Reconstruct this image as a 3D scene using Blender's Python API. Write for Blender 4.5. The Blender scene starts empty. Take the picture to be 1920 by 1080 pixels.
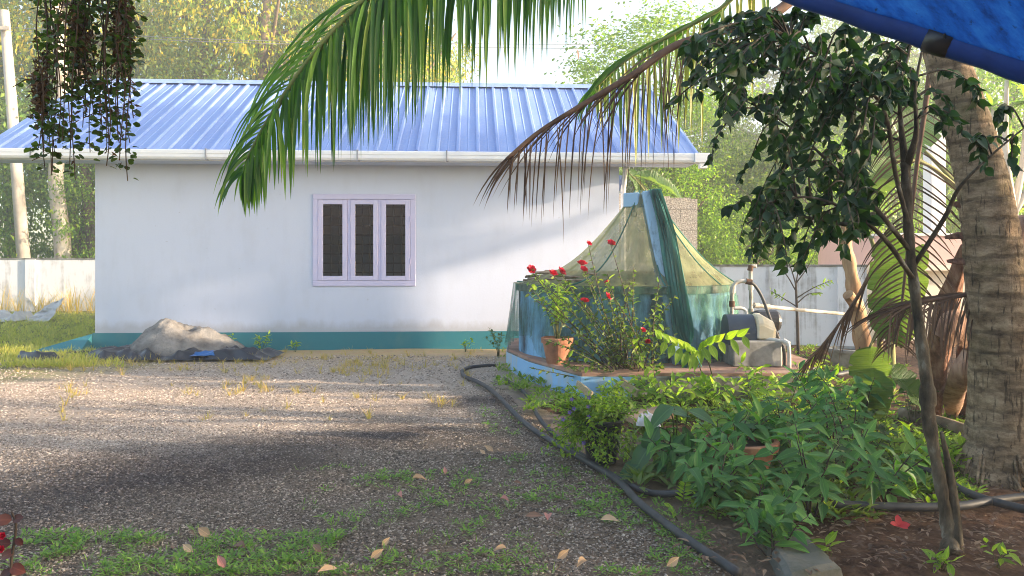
import bpy, bmesh, math, random
import numpy as np
from mathutils import Vector, Matrix, noise as mnoise

random.seed(7)
RNG = np.random.default_rng(11)
SC = bpy.context.scene
COL = SC.collection
R = math.radians

# ------------------------------------------------------------------ camera
F = 1397.0           # focal length in photograph pixels (1920 wide)
CAM_H = 1.6
HOR = 490.0          # horizon row
cam = bpy.data.cameras.new('camera')
cam_o = bpy.data.objects.new('camera', cam)
COL.objects.link(cam_o)
cam.sensor_width = 36.0
cam.lens = 36.0 * F / 1920.0
cam.shift_y = -(540.0 - HOR) / 1920.0
cam.clip_start = 0.05
cam.clip_end = 800
cam_o.location = (0, 0, CAM_H)
cam_o.rotation_euler = (R(90), 0, 0)
SC.camera = cam_o

# ------------------------------------------------------------------ sky, sun, exposure
SUN_EL, SUN_OFF = 11.5, 9.0          # elevation; degrees behind the facade plane, sun on the +X side
sd = Vector((math.cos(R(SUN_EL)) * math.cos(R(SUN_OFF)), -math.cos(R(SUN_EL)) * math.sin(R(SUN_OFF)), math.sin(R(SUN_EL))))
world = bpy.data.worlds.new('World')
SC.world = world
world.use_nodes = True
wn = world.node_tree
bg = wn.nodes['Background']
sky = wn.nodes.new('ShaderNodeTexSky')
sky.sky_type = 'NISHITA'
sky.sun_disc = False
sky.sun_elevation = R(SUN_EL)
sky.sun_rotation = math.atan2(sd.x, sd.y)
sky.air_density = 1.0
sky.dust_density = 1.8
wn.links.new(sky.outputs[0], bg.inputs[0])
bg.inputs[1].default_value = 0.15
sun = bpy.data.lights.new('sun', 'SUN')
sun.energy = 5.0
sun.angle = R(1.0)
sun.color = (1.0, 0.79, 0.56)
sun_o = bpy.data.objects.new('sun', sun)
COL.objects.link(sun_o)
sun_o.rotation_euler = sd.to_track_quat('Z', 'Y').to_euler()
sun_o.location = (20, -5, 12)
SC.view_settings.view_transform = 'Standard'
SC.view_settings.look = 'None'
SC.view_settings.gamma = 1
SC.view_settings.exposure = 2.05
SC.view_settings.use_curve_mapping = False
SC.render.engine = 'CYCLES'
SC.cycles.use_denoising = True
SC.cycles.pixel_filter_type = 'BLACKMAN_HARRIS'
SC.cycles.filter_width = 1.0
SC.cycles.max_bounces = 6
SC.cycles.diffuse_bounces = 3
SC.cycles.glossy_bounces = 2
SC.cycles.transmission_bounces = 4
SC.cycles.transparent_max_bounces = 10
SC.cycles.volume_bounces = 0
SC.cycles.caustics_reflective = False
SC.cycles.caustics_refractive = False

# ------------------------------------------------------------------ helpers
def P(px, py, d):
    return Vector(((px - 960) / F * d, d, CAM_H - (py - HOR) / F * d))

def G(px, py, z=0.0):
    d = (CAM_H - z) * F / (py - HOR)
    return Vector(((px - 960) / F * d, d, z))

BASE = {}

def thing(name, label, cat, loc=(0, 0, 0), group=None, rz=0.0):
    o = bpy.data.objects.new(name, None)
    o.empty_display_size = 0.1
    COL.objects.link(o)
    o.location = loc
    o.rotation_euler = (0, 0, rz)
    o['label'] = label
    o['category'] = cat
    if group:
        o['group'] = group
    BASE[o.name] = Vector(loc)
    return o

def tag(o, label, cat, group=None):
    o['label'] = label
    o['category'] = cat
    if group:
        o['group'] = group
    return o

def mesh_np(name, V, FA, smooth=False):
    """V (N,3), FA (M,k) of one face size"""
    V = np.asarray(V, dtype=np.float32)
    FA = np.asarray(FA, dtype=np.int32)
    m = bpy.data.meshes.new(name)
    k = FA.shape[1]
    m.vertices.add(len(V))
    m.vertices.foreach_set('co', V.ravel())
    m.loops.add(FA.size)
    m.loops.foreach_set('vertex_index', FA.ravel())
    m.polygons.add(len(FA))
    m.polygons.foreach_set('loop_start', np.arange(0, FA.size, k, dtype=np.int32))
    m.polygons.foreach_set('loop_total', np.full(len(FA), k, dtype=np.int32))
    if smooth:
        m.polygons.foreach_set('use_smooth', np.ones(len(FA), dtype=bool))
    m.update(calc_edges=True)
    return m

class MB:
    """collects shapes into one mesh"""
    def __init__(s):
        s.v, s.f = [], []
    def add(s, v, f):
        n = len(s.v)
        s.v += [tuple(x) for x in v]
        s.f += [tuple(i + n for i in q) for q in f]
        return s
    def box(s, a, b, taper=None):
        x0, y0, z0 = a
        x1, y1, z1 = b
        return s.add([(x0, y0, z0), (x1, y0, z0), (x1, y1, z0), (x0, y1, z0), (x0, y0, z1), (x1, y0, z1), (x1, y1, z1), (x0, y1, z1)],
                     [(0, 3, 2, 1), (4, 5, 6, 7), (0, 1, 5, 4), (1, 2, 6, 5), (2, 3, 7, 6), (3, 0, 4, 7)])
    def tube(s, pts, rad, sides=8, cap=True, squash=None):
        pts = [Vector(p) for p in pts]
        n = len(pts)
        if not hasattr(rad, '__len__'):
            rad = [rad] * n
        vs = []
        ref = None
        for i, p in enumerate(pts):
            t = (pts[min(i + 1, n - 1)] - pts[max(i - 1, 0)])
            if t.length < 1e-9:
                t = Vector((0, 0, 1))
            t.normalize()
            if ref is None:
                ref = Vector((1, 0, 0)) if abs(t.x) < 0.8 else Vector((0, 1, 0))
            u = (ref - t * ref.dot(t)).normalized()
            ref = u
            w = t.cross(u)
            for k in range(sides):
                a = 2 * math.pi * k / sides
                vs.append(p + (u * math.cos(a) + w * math.sin(a)) * rad[i])
        fs = []
        for i in range(n - 1):
            for k in range(sides):
                k2 = (k + 1) % sides
                fs.append((i * sides + k, i * sides + k2, (i + 1) * sides + k2, (i + 1) * sides + k))
        if cap:
            fs.append(tuple(range(sides - 1, -1, -1)))
            fs.append(tuple((n - 1) * sides + k for k in range(sides)))
        return s.add(vs, fs)
    def lathe(s, prof, c=(0, 0, 0), sides=24, closed=False):
        vs, fs = [], []
        n = len(prof)
        for r, z in prof:
            for k in range(sides):
                a = 2 * math.pi * k / sides
                vs.append((c[0] + r * math.cos(a), c[1] + r * math.sin(a), c[2] + z))
        for i in range(n - 1 + (1 if closed else 0)):
            for k in range(sides):
                k2 = (k + 1) % sides
                j = (i + 1) % n
                fs.append((i * sides + k, i * sides + k2, j * sides + k2, j * sides + k))
        return s.add(vs, fs)
    def prism(s, poly, z0, z1):
        n = len(poly)
        vs = [(x, y, z0) for x, y in poly] + [(x, y, z1) for x, y in poly]
        fs = [tuple(range(n - 1, -1, -1)), tuple(range(n, 2 * n))]
        fs += [(i, (i + 1) % n, n + (i + 1) % n, n + i) for i in range(n)]
        return s.add(vs, fs)
    def grid(s, fn, nu, nv, wrap=False):
        vs = [fn(i, j) for j in range(nv) for i in range(nu)]
        fs = []
        for j in range(nv - 1):
            for i in range(nu if wrap else nu - 1):
                i2 = (i + 1) % nu
                fs.append((j * nu + i, j * nu + i2, (j + 1) * nu + i2, (j + 1) * nu + i))
        return s.add(vs, fs)
    def build(s, name, mat, parent=None, smooth=False, bevel=0.0, world=True):
        m = bpy.data.meshes.new(name)
        off = BASE.get(parent.name, Vector((0, 0, 0))) if (parent is not None and world) else Vector((0, 0, 0))
        m.from_pydata([(x - off.x, y - off.y, z - off.z) for x, y, z in s.v], [], s.f)
        if bevel or True:
            bm = bmesh.new()
            bm.from_mesh(m)
            bmesh.ops.recalc_face_normals(bm, faces=bm.faces)
            if bevel:
                es = [e for e in bm.edges if len(e.link_faces) == 2 and e.calc_face_angle(0) > 0.6]
                bmesh.ops.bevel(bm, geom=es, offset=bevel, segments=1, affect='EDGES', clamp_overlap=True)
            bm.to_mesh(m)
            bm.free()
        if smooth:
            m.polygons.foreach_set('use_smooth', [True] * len(m.polygons))
        m.materials.append(mat)
        return link(name, m, parent)

def link(name, m, parent=None, mat=None):
    o = bpy.data.objects.new(name, m)
    COL.objects.link(o)
    if mat is not None:
        if not m.materials:
            m.materials.append(mat)
    if parent is not None:
        o.parent = parent
        BASE[o.name] = BASE.get(parent.name, Vector((0, 0, 0)))
    return o

def smooth_path(pts, n=8):
    """Catmull-Rom through the points"""
    pts = [Vector(p) for p in pts]
    q = [pts[0] * 2 - pts[1]] + pts + [pts[-1] * 2 - pts[-2]]
    out = []
    for i in range(1, len(q) - 2):
        a, b, c, d = q[i - 1], q[i], q[i + 1], q[i + 2]
        for k in range(n):
            t = k / n
            out.append(0.5 * ((2 * b) + (c - a) * t + (2 * a - 5 * b + 4 * c - d) * t * t + (3 * b - a - 3 * c + d) * t ** 3))
    out.append(pts[-1].copy())
    return out

def lerp_list(vals, n):
    return list(np.interp(np.linspace(0, 1, n), np.linspace(0, 1, len(vals)), vals))

# ------------------------------------------------------------------ materials
def nodes_of(name):
    m = bpy.data.materials.new(name)
    m.use_nodes = True
    nt = m.node_tree
    return m, nt, nt.nodes['Principled BSDF'], nt.nodes['Material Output']

def ramp(nt, fac, stops, interp='LINEAR'):
    r = nt.nodes.new('ShaderNodeValToRGB')
    r.color_ramp.interpolation = interp
    els = r.color_ramp.elements
    n = len(stops)
    for i, st in enumerate(stops):
        if len(st) == 2:
            p, c = st
        else:
            p, c = (i / max(1, n - 1)), st
        if i < 2:
            e = els[i]
            e.position = p
        else:
            e = els.new(p)
        e.color = (c[0], c[1], c[2], 1)
    nt.links.new(fac, r.inputs[0])
    return r.outputs[0]

def noise(nt, scale, detail=4, rough=0.6, vec=None, stretch=None, coord='Object', dist=0.0):
    if vec is None:
        tc = nt.nodes.new('ShaderNodeTexCoord')
        vec = tc.outputs[coord]
    if stretch:
        mp = nt.nodes.new('ShaderNodeMapping')
        mp.inputs['Scale'].default_value = stretch
        nt.links.new(vec, mp.inputs[0])
        vec = mp.outputs[0]
    n = nt.nodes.new('ShaderNodeTexNoise')
    n.inputs['Scale'].default_value = scale
    n.inputs['Detail'].default_value = detail
    n.inputs['Roughness'].default_value = rough
    n.inputs['Distortion'].default_value = dist
    nt.links.new(vec, n.inputs['Vector'])
    return n.outputs['Fac']

def math_node(nt, op, a, b=None, clamp=False):
    n = nt.nodes.new('ShaderNodeMath')
    n.operation = op
    n.use_clamp = clamp
    for i, x in enumerate((a, b)):
        if x is None:
            continue
        if isinstance(x, (int, float)):
            n.inputs[i].default_value = x
        else:
            nt.links.new(x, n.inputs[i])
    return n.outputs[0]

def mixc(nt, fac, a, b, mode='MIX'):
    n = nt.nodes.new('ShaderNodeMix')
    n.data_type = 'RGBA'
    n.blend_type = mode
    for idx, x in ((0, fac), (6, a), (7, b)):
        if isinstance(x, (int, float)):
            n.inputs[idx].default_value = x
        elif isinstance(x, tuple):
            n.inputs[idx].default_value = (x[0], x[1], x[2], 1)
        else:
            nt.links.new(x, n.inputs[idx])
    return n.outputs[2]

def bump(nt, bsdf, height, strength=0.3, dist=0.02):
    b = nt.nodes.new('ShaderNodeBump')
    b.inputs['Strength'].default_value = strength
    b.inputs['Distance'].default_value = dist
    nt.links.new(height, b.inputs['Height'])
    nt.links.new(b.outputs[0], bsdf.inputs['Normal'])

def M(name, stops, scale=6, detail=4, rough=0.8, bmp=0.0, bscale=None, bdist=0.01, spec=0.3, stretch=None, metallic=0.0, lo=0.3, hi=0.7, coord='Object', dist=0.0):
    m, nt, bs, out = nodes_of(name)
    f = noise(nt, scale, detail, stretch=stretch, coord=coord, dist=dist)
    n = len(stops)
    st = [(lo + (hi - lo) * i / max(1, n - 1), c) for i, c in enumerate(stops)] if n > 1 else [(0, stops[0]), (1, stops[0])]
    nt.links.new(ramp(nt, f, st), bs.inputs['Base Color'])
    bs.inputs['Roughness'].default_value = rough
    bs.inputs['Specular IOR Level'].default_value = spec
    bs.inputs['Metallic'].default_value = metallic
    if bmp:
        h = noise(nt, bscale or scale * 4, 5, stretch=stretch, coord=coord)
        bump(nt, bs, h, bmp, bdist)
    return m

def leaf_mat(name, stops, trans=0.4, tcol=None, rough=0.45, rnd='island', spec=0.4, vein=0.0):
    """leaf: colour from a per-leaf random value, light passing through from behind"""
    m, nt, bs, out = nodes_of(name)
    if rnd == 'island':
        g = nt.nodes.new('ShaderNodeNewGeometry')
        f = g.outputs['Random Per Island']
    else:
        g = nt.nodes.new('ShaderNodeObjectInfo')
        f = g.outputs['Random']
    nz = noise(nt, 3.0, 3)
    f2 = math_node(nt, 'ADD', math_node(nt, 'MULTIPLY', f, 0.72), math_node(nt, 'MULTIPLY', nz, 0.28), True)
    col = ramp(nt, f2, stops)
    if rnd == 'object':      # pale midrib and uneven blade, in the leaf's own unit coordinates
        tcx = nt.nodes.new('ShaderNodeTexCoord')
        sx = nt.nodes.new('ShaderNodeSeparateXYZ')
        nt.links.new(tcx.outputs['Object'], sx.inputs[0])
        rib = math_node(nt, 'LESS_THAN', math_node(nt, 'ABSOLUTE', sx.outputs[0]), .035)
        col = mixc(nt, math_node(nt, 'MULTIPLY', rib, .45), col, mixc(nt, 1.0, col, (2.0, 1.9, 1.7), 'MULTIPLY'))
        blot = ramp(nt, noise(nt, 5, 4, .7, vec=tcx.outputs['Object']), [(.62, (0, 0, 0)), (.76, (1, 1, 1))])
        col = mixc(nt, math_node(nt, 'MULTIPLY', blot, .30), col, (.16, .12, .04))
    nt.links.new(col, bs.inputs['Base Color'])
    bs.inputs['Roughness'].default_value = rough
    bs.inputs['Specular IOR Level'].default_value = spec
    tr = nt.nodes.new('ShaderNodeBsdfTranslucent')
    tc = mixc(nt, 1.0, col, tcol or (2.0, 2.2, 0.7), 'MULTIPLY')
    nt.links.new(tc, tr.inputs[0])
    mx = nt.nodes.new('ShaderNodeMixShader')
    mx.inputs[0].default_value = trans
    nt.links.new(bs.outputs[0], mx.inputs[1])
    nt.links.new(tr.outputs[0], mx.inputs[2])
    nt.links.new(mx.outputs[0], out.inputs[0])
    return m

# ------------------------------------------------------------------ leaf shapes
def leaf_template(rows, fold=0.18, curl=0.25, wave=0.0, seed=0):
    """unit leaf along +Y, width about 1 across X, three vertices per row; returns V, quads"""
    rs = np.random.default_rng(seed)
    V, Q = [], []
    for t, w in rows:
        z = -curl * t * t
        dz = fold * w + wave * math.sin(t * 17 + seed) * w
        V += [(-w * 0.5, t, z + dz * 0.5), (0, t, z), (w * 0.5, t, z + dz * 0.5 - wave * 0.3 * w)]
    for i in range(len(rows) - 1):
        a = i * 3
        Q += [(a, a + 1, a + 4, a + 3), (a + 1, a + 2, a + 5, a + 4)]
    return np.array(V, dtype=np.float64), np.array(Q)

OVATE = [(0, .04), (.1, .42), (.3, .95), (.5, 1.0), (.72, .66), (.9, .22), (1, .03)]
LANCE = [(0, .05), (.15, .5), (.38, 1.0), (.6, .92), (.82, .5), (1, .03)]
ROUND = [(0, .1), (.15, .75), (.45, 1.0), (.75, .8), (1, .12)]
SMALL = [(0, .1), (.45, 1.0), (1, .05)]
PIPAL = [(0, .1), (.1, .7), (.3, 1.0), (.55, .8), (.75, .35), (.86, .12), (1, .02)]
BANANA = [(0, .1), (.06, .6), (.2, .95), (.45, 1.0), (.7, .92), (.88, .65), (.97, .3), (1, .05)]

def leaf_meshes(name, rows, mat, n=3, fold=0.2, curl=0.3, wave=0.05):
    out = []
    for k in range(n):
        V, Q = leaf_template(rows, fold * (0.6 + 0.4 * k), curl * (0.3 + 0.55 * k), wave, k)
        m = mesh_np(name, V, Q, smooth=True)
        m.materials.append(mat)
        out.append(m)
    return out

def basis(d, up):
    d = Vector(d).normalized()
    up = Vector(up)
    x = d.cross(up)
    if x.length < 1e-4:
        x = d.cross(Vector((1, 0.3, 0)))
    x.normalize()
    return x, d, x.cross(d)

def leaf_obj(parent, meshes, pos, d, up, L, W, name='leaf'):
    x, y, z = basis(d, up)
    off = BASE.get(parent.name, Vector((0, 0, 0)))
    s = (L + W) * 0.5
    o = bpy.data.objects.new(name, random.choice(meshes))
    COL.objects.link(o)
    o.parent = parent
    p = Vector(pos) - off
    o.matrix_local = Matrix(((x.x * W, y.x * L, z.x * s, p.x), (x.y * W, y.y * L, z.y * s, p.y), (x.z * W, y.z * L, z.z * s, p.z), (0, 0, 0, 1)))
    return o

def leaf_batch(tmpl, pos, d, up, L, W):
    """many leaves as one (V, Q)"""
    V, Q = tmpl
    pos, d, up = (np.asarray(a, dtype=np.float64).reshape(-1, 3) for a in (pos, d, up))
    L = np.broadcast_to(np.asarray(L, dtype=np.float64), (len(pos),))
    W = np.broadcast_to(np.asarray(W, dtype=np.float64), (len(pos),))
    d = d / (np.linalg.norm(d, axis=1, keepdims=True) + 1e-9)
    x = np.cross(d, up)
    x /= (np.linalg.norm(x, axis=1, keepdims=True) + 1e-9)
    z = np.cross(x, d)
    s = (L + W) * 0.5
    out = (pos[:, None, :] + V[None, :, 0, None] * (x * W[:, None])[:, None, :] + V[None, :, 1, None] * (d * L[:, None])[:, None, :]
           + V[None, :, 2, None] * (z * s[:, None])[:, None, :])
    q = Q[None] + (np.arange(len(pos)) * len(V))[:, None, None]
    return out.reshape(-1, 3), q.reshape(-1, Q.shape[1])

def batch_obj(name, tmpl, pos, d, up, L, W, mat, parent=None, stuff=False, smooth=True):
    V, Q = leaf_batch(tmpl, pos, d, up, L, W)
    if parent is not None:
        V = V - np.array(BASE.get(parent.name, Vector((0, 0, 0))))
    m = mesh_np(name, V, Q, smooth)
    m.materials.append(mat)
    o = link(name, m, parent)
    if stuff:
        o['kind'] = 'stuff'
    return o

T_DIAMOND = (np.array([(0, 0, 0), (-.5, .5, .12), (0, 1, -.15), (.5, .5, .12)], dtype=np.float64), np.array([(0, 1, 2, 3)]))
T_SMALL = leaf_template(SMALL, 0.2, 0.3)
T_ROUND = leaf_template([(0, .15), (.4, 1.0), (.8, .75), (1, .15)], 0.2, 0.15)
T_BLADE = (np.array([(-.5, 0, 0), (.5, 0, 0), (.35, .55, -.1), (-.35, .55, -.1), (0.05, 1, -.38), (-.05, 1, -.38)], dtype=np.float64), np.array([(0, 1, 2, 3), (3, 2, 4, 5)]))
T_OVATE = leaf_template([(0, .05), (.2, .75), (.45, 1.0), (.75, .55), (1, .04)], 0.2, 0.3)

def rand_dirs(n, zmin=-1.0, zmax=1.0, rng=RNG):
    z = rng.uniform(zmin, zmax, n)
    a = rng.uniform(0, 2 * math.pi, n)
    r = np.sqrt(np.maximum(0, 1 - z * z))
    return np.stack([r * np.cos(a), r * np.sin(a), z], 1)

def gen_stems(base, n, h, spread, rng=random, n_pts=6, base_r=0.03, hvar=0.3, aim=None):
    out = []
    for k in range(n):
        a = rng.uniform(0, 2 * math.pi)
        b = Vector(base) + Vector((math.cos(a), math.sin(a), 0)) * base_r * rng.random()
        hh = h * rng.uniform(1 - hvar, 1.0)
        sp = spread * rng.uniform(0.3, 1.0)
        dx = Vector((math.cos(a), math.sin(a), 0)) * sp
        if aim is not None:
            dx = dx + Vector(aim)
        kink = Vector((rng.uniform(-1, 1), rng.uniform(-1, 1), 0)) * sp * 0.18
        out.append([b + dx * (t ** 1.5) + kink * math.sin(t * 5) + Vector((0, 0, hh * (t - 0.12 * t * t)))
                    for t in [i / (n_pts - 1) for i in range(n_pts)]])
    return out

def along(path, t):
    x = t * (len(path) - 1)
    i = min(int(x), len(path) - 2)
    f = x - i
    return path[i].lerp(path[i + 1], f), (path[i + 1] - path[i]).normalized()

def leaf_spots(stems, per, t0=0.3, droop=0.2, out=1.0, rng=random, opposite=False):
    """positions and directions of leaves along stems"""
    sp = []
    for st in stems:
        a = rng.uniform(0, 6.28)
        for k in range(per):
            t = t0 + (1 - t0) * (k + rng.random() * 0.6) / per
            p, d = along(st, min(t, 0.999))
            a += 2.4
            side = Vector((math.cos(a), math.sin(a), 0))
            side = (side - d * side.dot(d)).normalized()
            dirv = (side * out + d * 0.55 + Vector((0, 0, -droop)) + Vector((rng.uniform(-.25, .25), rng.uniform(-.25, .25), rng.uniform(-.25, .25)))).normalized()
            sp.append((p, dirv, t))
    return sp

def stems_mesh(stems, r0, r1, mat, parent, name='stem', sides=5):
    mb = MB()
    for s in stems:
        mb.tube(s, lerp_list([r0, r1], len(s)), sides)
    return mb.build(name, mat, parent, smooth=True)

def leafy_plant(name, label, cat, base, meshes, stem_mat, n=6, h=0.6, spread=0.3, per=9, L=0.15, wr=0.45, t0=0.25, droop=0.25,
                r0=0.008, group=None, aim=None, up=(0, 0, 1), hvar=0.35, stems=None, Lvar=0.35):
    t = thing(name, label, cat, base, group)
    stems = stems or gen_stems(base, n, h, spread, aim=aim, hvar=hvar)
    for s in stems:
        stems_mesh([s], r0, r0 * 0.4, stem_mat, t)
    for p, d, tt in leaf_spots(stems, per, t0, droop):
        l = L * random.uniform(1 - Lvar, 1 + Lvar * 0.4)
        u = Vector(up) + Vector((random.uniform(-.3, .3), random.uniform(-.3, .3), 0))
        leaf_obj(t, meshes, p, d, u, l, l * wr * random.uniform(0.85, 1.15))
    return t
# ------------------------------------------------------------------ shared materials
def pos_xy(nt):
    g = nt.nodes.new('ShaderNodeNewGeometry')
    s = nt.nodes.new('ShaderNodeSeparateXYZ')
    nt.links.new(g.outputs['Position'], s.inputs[0])
    return g.outputs['Position'], s.outputs

def mask_lin(nt, terms, const, width, nz=None, namp=0.0):
    """clamp((sum(terms)+const)/width + 0.5 + noise)"""
    acc = const
    for k, sock in terms:
        acc = math_node(nt, 'ADD', math_node(nt, 'MULTIPLY', sock, k), acc)
    v = math_node(nt, 'ADD', math_node(nt, 'DIVIDE', acc, width), 0.5)
    if nz is not None:
        v = math_node(nt, 'ADD', v, math_node(nt, 'MULTIPLY', math_node(nt, 'SUBTRACT', nz, 0.5), namp))
    return math_node(nt, 'MINIMUM', math_node(nt, 'MAXIMUM', v, 0.0), 1.0)

def dust_shade_mask(nt, p, xyz):  # pale dust beyond a line that also paints the foreground shade into the colour
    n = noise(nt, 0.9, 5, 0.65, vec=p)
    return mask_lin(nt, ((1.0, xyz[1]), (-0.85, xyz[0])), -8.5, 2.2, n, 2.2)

SHADE_PATCHES = ((-2.75, 5.75, 1.75, 1.25, .45), (-1.25, 6.9, .7, .4, .3), (-.35, 8.6, .7, .4, .2), (-3.6, 4.7, 1.2, .8, .3))  # ellipses of foreground shade painted dark into the ground and stone colours
def shade_patch_mask(nt, p, xyz):
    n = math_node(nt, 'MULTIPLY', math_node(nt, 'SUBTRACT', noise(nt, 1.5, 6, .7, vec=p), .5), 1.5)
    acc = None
    for cx, cy, rx, ry, sk in SHADE_PATCHES:
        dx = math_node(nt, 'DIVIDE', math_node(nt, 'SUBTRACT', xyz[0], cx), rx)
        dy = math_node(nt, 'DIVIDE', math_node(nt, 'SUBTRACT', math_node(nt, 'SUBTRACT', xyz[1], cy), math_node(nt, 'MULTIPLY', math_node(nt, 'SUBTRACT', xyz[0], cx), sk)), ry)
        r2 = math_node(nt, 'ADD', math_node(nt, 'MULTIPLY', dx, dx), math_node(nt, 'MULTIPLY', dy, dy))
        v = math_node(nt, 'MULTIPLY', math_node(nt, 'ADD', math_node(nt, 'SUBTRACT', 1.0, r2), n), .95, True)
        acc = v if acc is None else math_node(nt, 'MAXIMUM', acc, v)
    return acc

def ground_material():
    m, nt, bs, out = nodes_of('yard_ground')
    p, xyz = pos_xy(nt)
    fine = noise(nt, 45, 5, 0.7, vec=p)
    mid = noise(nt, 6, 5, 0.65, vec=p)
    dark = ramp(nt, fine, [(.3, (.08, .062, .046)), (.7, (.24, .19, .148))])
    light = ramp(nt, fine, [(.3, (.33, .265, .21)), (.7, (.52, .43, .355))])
    c = mixc(nt, dust_shade_mask(nt, p, xyz), dark, light)
    c = mixc(nt, math_node(nt, 'MULTIPLY', shade_patch_mask(nt, p, xyz), .72), c, (.03, .025, .027))  # painted foreground shade over the ground colour
    # brown earth showing through near the planting bed
    soil = ramp(nt, mid, [(.3, (.10, .072, .052)), (.7, (.26, .19, .135))])
    ms = mask_lin(nt, ((1.0, xyz[0]), (-0.15, xyz[1])), 0.9, 1.8, noise(nt, 1.6, 4, vec=p), 2.0)
    ms = math_node(nt, 'MULTIPLY', ms, mask_lin(nt, ((-1.0, xyz[1]),), 7.6, 1.5, mid, 1.0))
    c = mixc(nt, math_node(nt, 'MULTIPLY', ms, 0.8), c, soil)
    # ochre earth and dry grass along the wall
    och = ramp(nt, mid, [(.3, (.47, .28, .13)), (.5, (.54, .39, .20)), (.7, (.38, .33, .12))])
    mo = mask_lin(nt, ((1.0, xyz[1]), (-0.12, xyz[0])), -12.3, 1.6, noise(nt, 1.3, 5, vec=p), 2.2)
    c = mixc(nt, math_node(nt, 'MULTIPLY', mo, 0.8), c, och)
    gr = ramp(nt, mid, [(.3, (.10, .13, .03)), (.7, (.24, .23, .07))])
    mg = mask_lin(nt, ((-1.0, xyz[0]), (0.25, xyz[1])), -9.4, 2.5, noise(nt, .9, 5, vec=p), 2.0)
    c = mixc(nt, mg, c, gr)
    nt.links.new(c, bs.inputs['Base Color'])
    bs.inputs['Roughness'].default_value = 0.95
    bs.inputs['Specular IOR Level'].default_value = 0.15
    h = math_node(nt, 'ADD', fine, math_node(nt, 'MULTIPLY', mid, 1.0))
    bump(nt, bs, h, 0.7, 0.03)
    return m

def pebble_material():
    m, nt, bs, out = nodes_of('gravel_stone')
    p, xyz = pos_xy(nt)
    g = nt.nodes.new('ShaderNodeNewGeometry')
    f = g.outputs['Random Per Island']
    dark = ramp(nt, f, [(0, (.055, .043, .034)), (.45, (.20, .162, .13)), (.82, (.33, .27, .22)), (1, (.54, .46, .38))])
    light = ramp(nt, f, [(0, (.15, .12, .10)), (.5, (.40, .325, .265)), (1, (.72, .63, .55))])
    cc = mixc(nt, dust_shade_mask(nt, p, xyz), dark, light)
    shade_stone = ramp(nt, f, [(0, (.025, .02, .022)), (.6, (.085, .072, .074)), (1, (.19, .165, .165))])  # darker stone colours for the painted shade patches
    nt.links.new(mixc(nt, math_node(nt, 'MULTIPLY', shade_patch_mask(nt, p, xyz), .85), cc, shade_stone), bs.inputs['Base Color'])
    bs.inputs['Roughness'].default_value = 0.75
    bs.inputs['Specular IOR Level'].default_value = 0.3
    return m

def wall_material(name, base, stain, amt=0.5, streak=(9, 9, .7), rough=0.85, lo=.45, hi=.75, plaster=0.15):
    m, nt, bs, out = nodes_of(name)
    s1 = noise(nt, 1.2, 6, 0.7, stretch=streak)
    s2 = noise(nt, 2.2, 5, 0.65)
    f = math_node(nt, 'MULTIPLY', s1, math_node(nt, 'ADD', s2, 0.35))
    mask = ramp(nt, f, [(lo, (0, 0, 0)), (hi, (1, 1, 1))])
    c = mixc(nt, math_node(nt, 'MULTIPLY', mask, amt), base, stain)
    nt.links.new(c, bs.inputs['Base Color'])
    bs.inputs['Roughness'].default_value = rough
    bs.inputs['Specular IOR Level'].default_value = 0.25
    bump(nt, bs, noise(nt, 30, 5), plaster, 0.01)
    return m

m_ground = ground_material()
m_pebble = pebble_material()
m_gable = wall_material('white_painted_plaster', (.50, .575, .745), (.43, .48, .60), 0.15, (3, 3, 1.2))
m_wall = wall_material('white_painted_plaster_front', (.56, .61, .75), (.45, .48, .57), 0.30, (2.2, 2.2, .5), lo=.40, hi=.62)
_nt = m_wall.node_tree
_bs = _nt.nodes['Principled BSDF']
_old = _bs.inputs['Base Color'].links[0].from_socket
_tc = _nt.nodes.new('ShaderNodeTexCoord')
_sp = _nt.nodes.new('ShaderNodeSeparateXYZ')
_nt.links.new(_tc.outputs['Object'], _sp.inputs[0])
_sc = noise(_nt, 2.5, 6, .7, stretch=(1, 1, .5))
_low = math_node(_nt, 'DIVIDE', math_node(_nt, 'SUBTRACT', math_node(_nt, 'ADD', .33, math_node(_nt, 'MULTIPLY', _sc, .42)), _sp.outputs[2]), .16, True)
_c = mixc(_nt, math_node(_nt, 'MULTIPLY', math_node(_nt, 'MAXIMUM', _low, 0.0), .55), _old, (.34, .33, .33))
_sp2 = ramp(_nt, noise(_nt, 14, 2, .5), [(.735, (0, 0, 0)), (.76, (1, 1, 1))])
_c = mixc(_nt, math_node(_nt, 'MULTIPLY', _sp2, .35), _c, (.30, .30, .34))
_nt.links.new(_c, _bs.inputs['Base Color'])
m_plinth = wall_material('teal_paint', (.035, .185, .23), (.10, .22, .22), 0.5, (2, 2, 1))
m_bwall = wall_material('old_white_wall', (.70, .71, .75), (.24, .23, .22), 0.65, (4, 4, .35), lo=.42, hi=.62)
m_bwall_blue = wall_material('old_blue_white_wall', (.74, .76, .80), (.20, .19, .18), 0.75, (5, 5, .25), lo=.42, hi=.6)
m_cream = wall_material('cream_plaster', (.78, .70, .58), (.5, .43, .34), 0.4)
m_pink = wall_material('pink_plaster', (.70, .46, .43), (.42, .28, .25), 0.5)
m_whitep = wall_material('white_pillar_paint', (.78, .77, .78), (.5, .5, .5), 0.25)
m_bluep = wall_material('sky_blue_paint', (.20, .42, .66), (.03, .035, .04), 0.95, (3, 3, .8), lo=.32, hi=.52)
m_bluep2 = wall_material('pale_blue_paint', (.32, .50, .68), (.05, .05, .06), 0.9, (4, 4, .5), lo=.42, hi=.58)
m_redoxide = M('red_oxide_cement', [(.22, .13, .10), (.34, .20, .15), (.40, .28, .22)], 3, rough=.85, bmp=.2, bscale=20)
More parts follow.
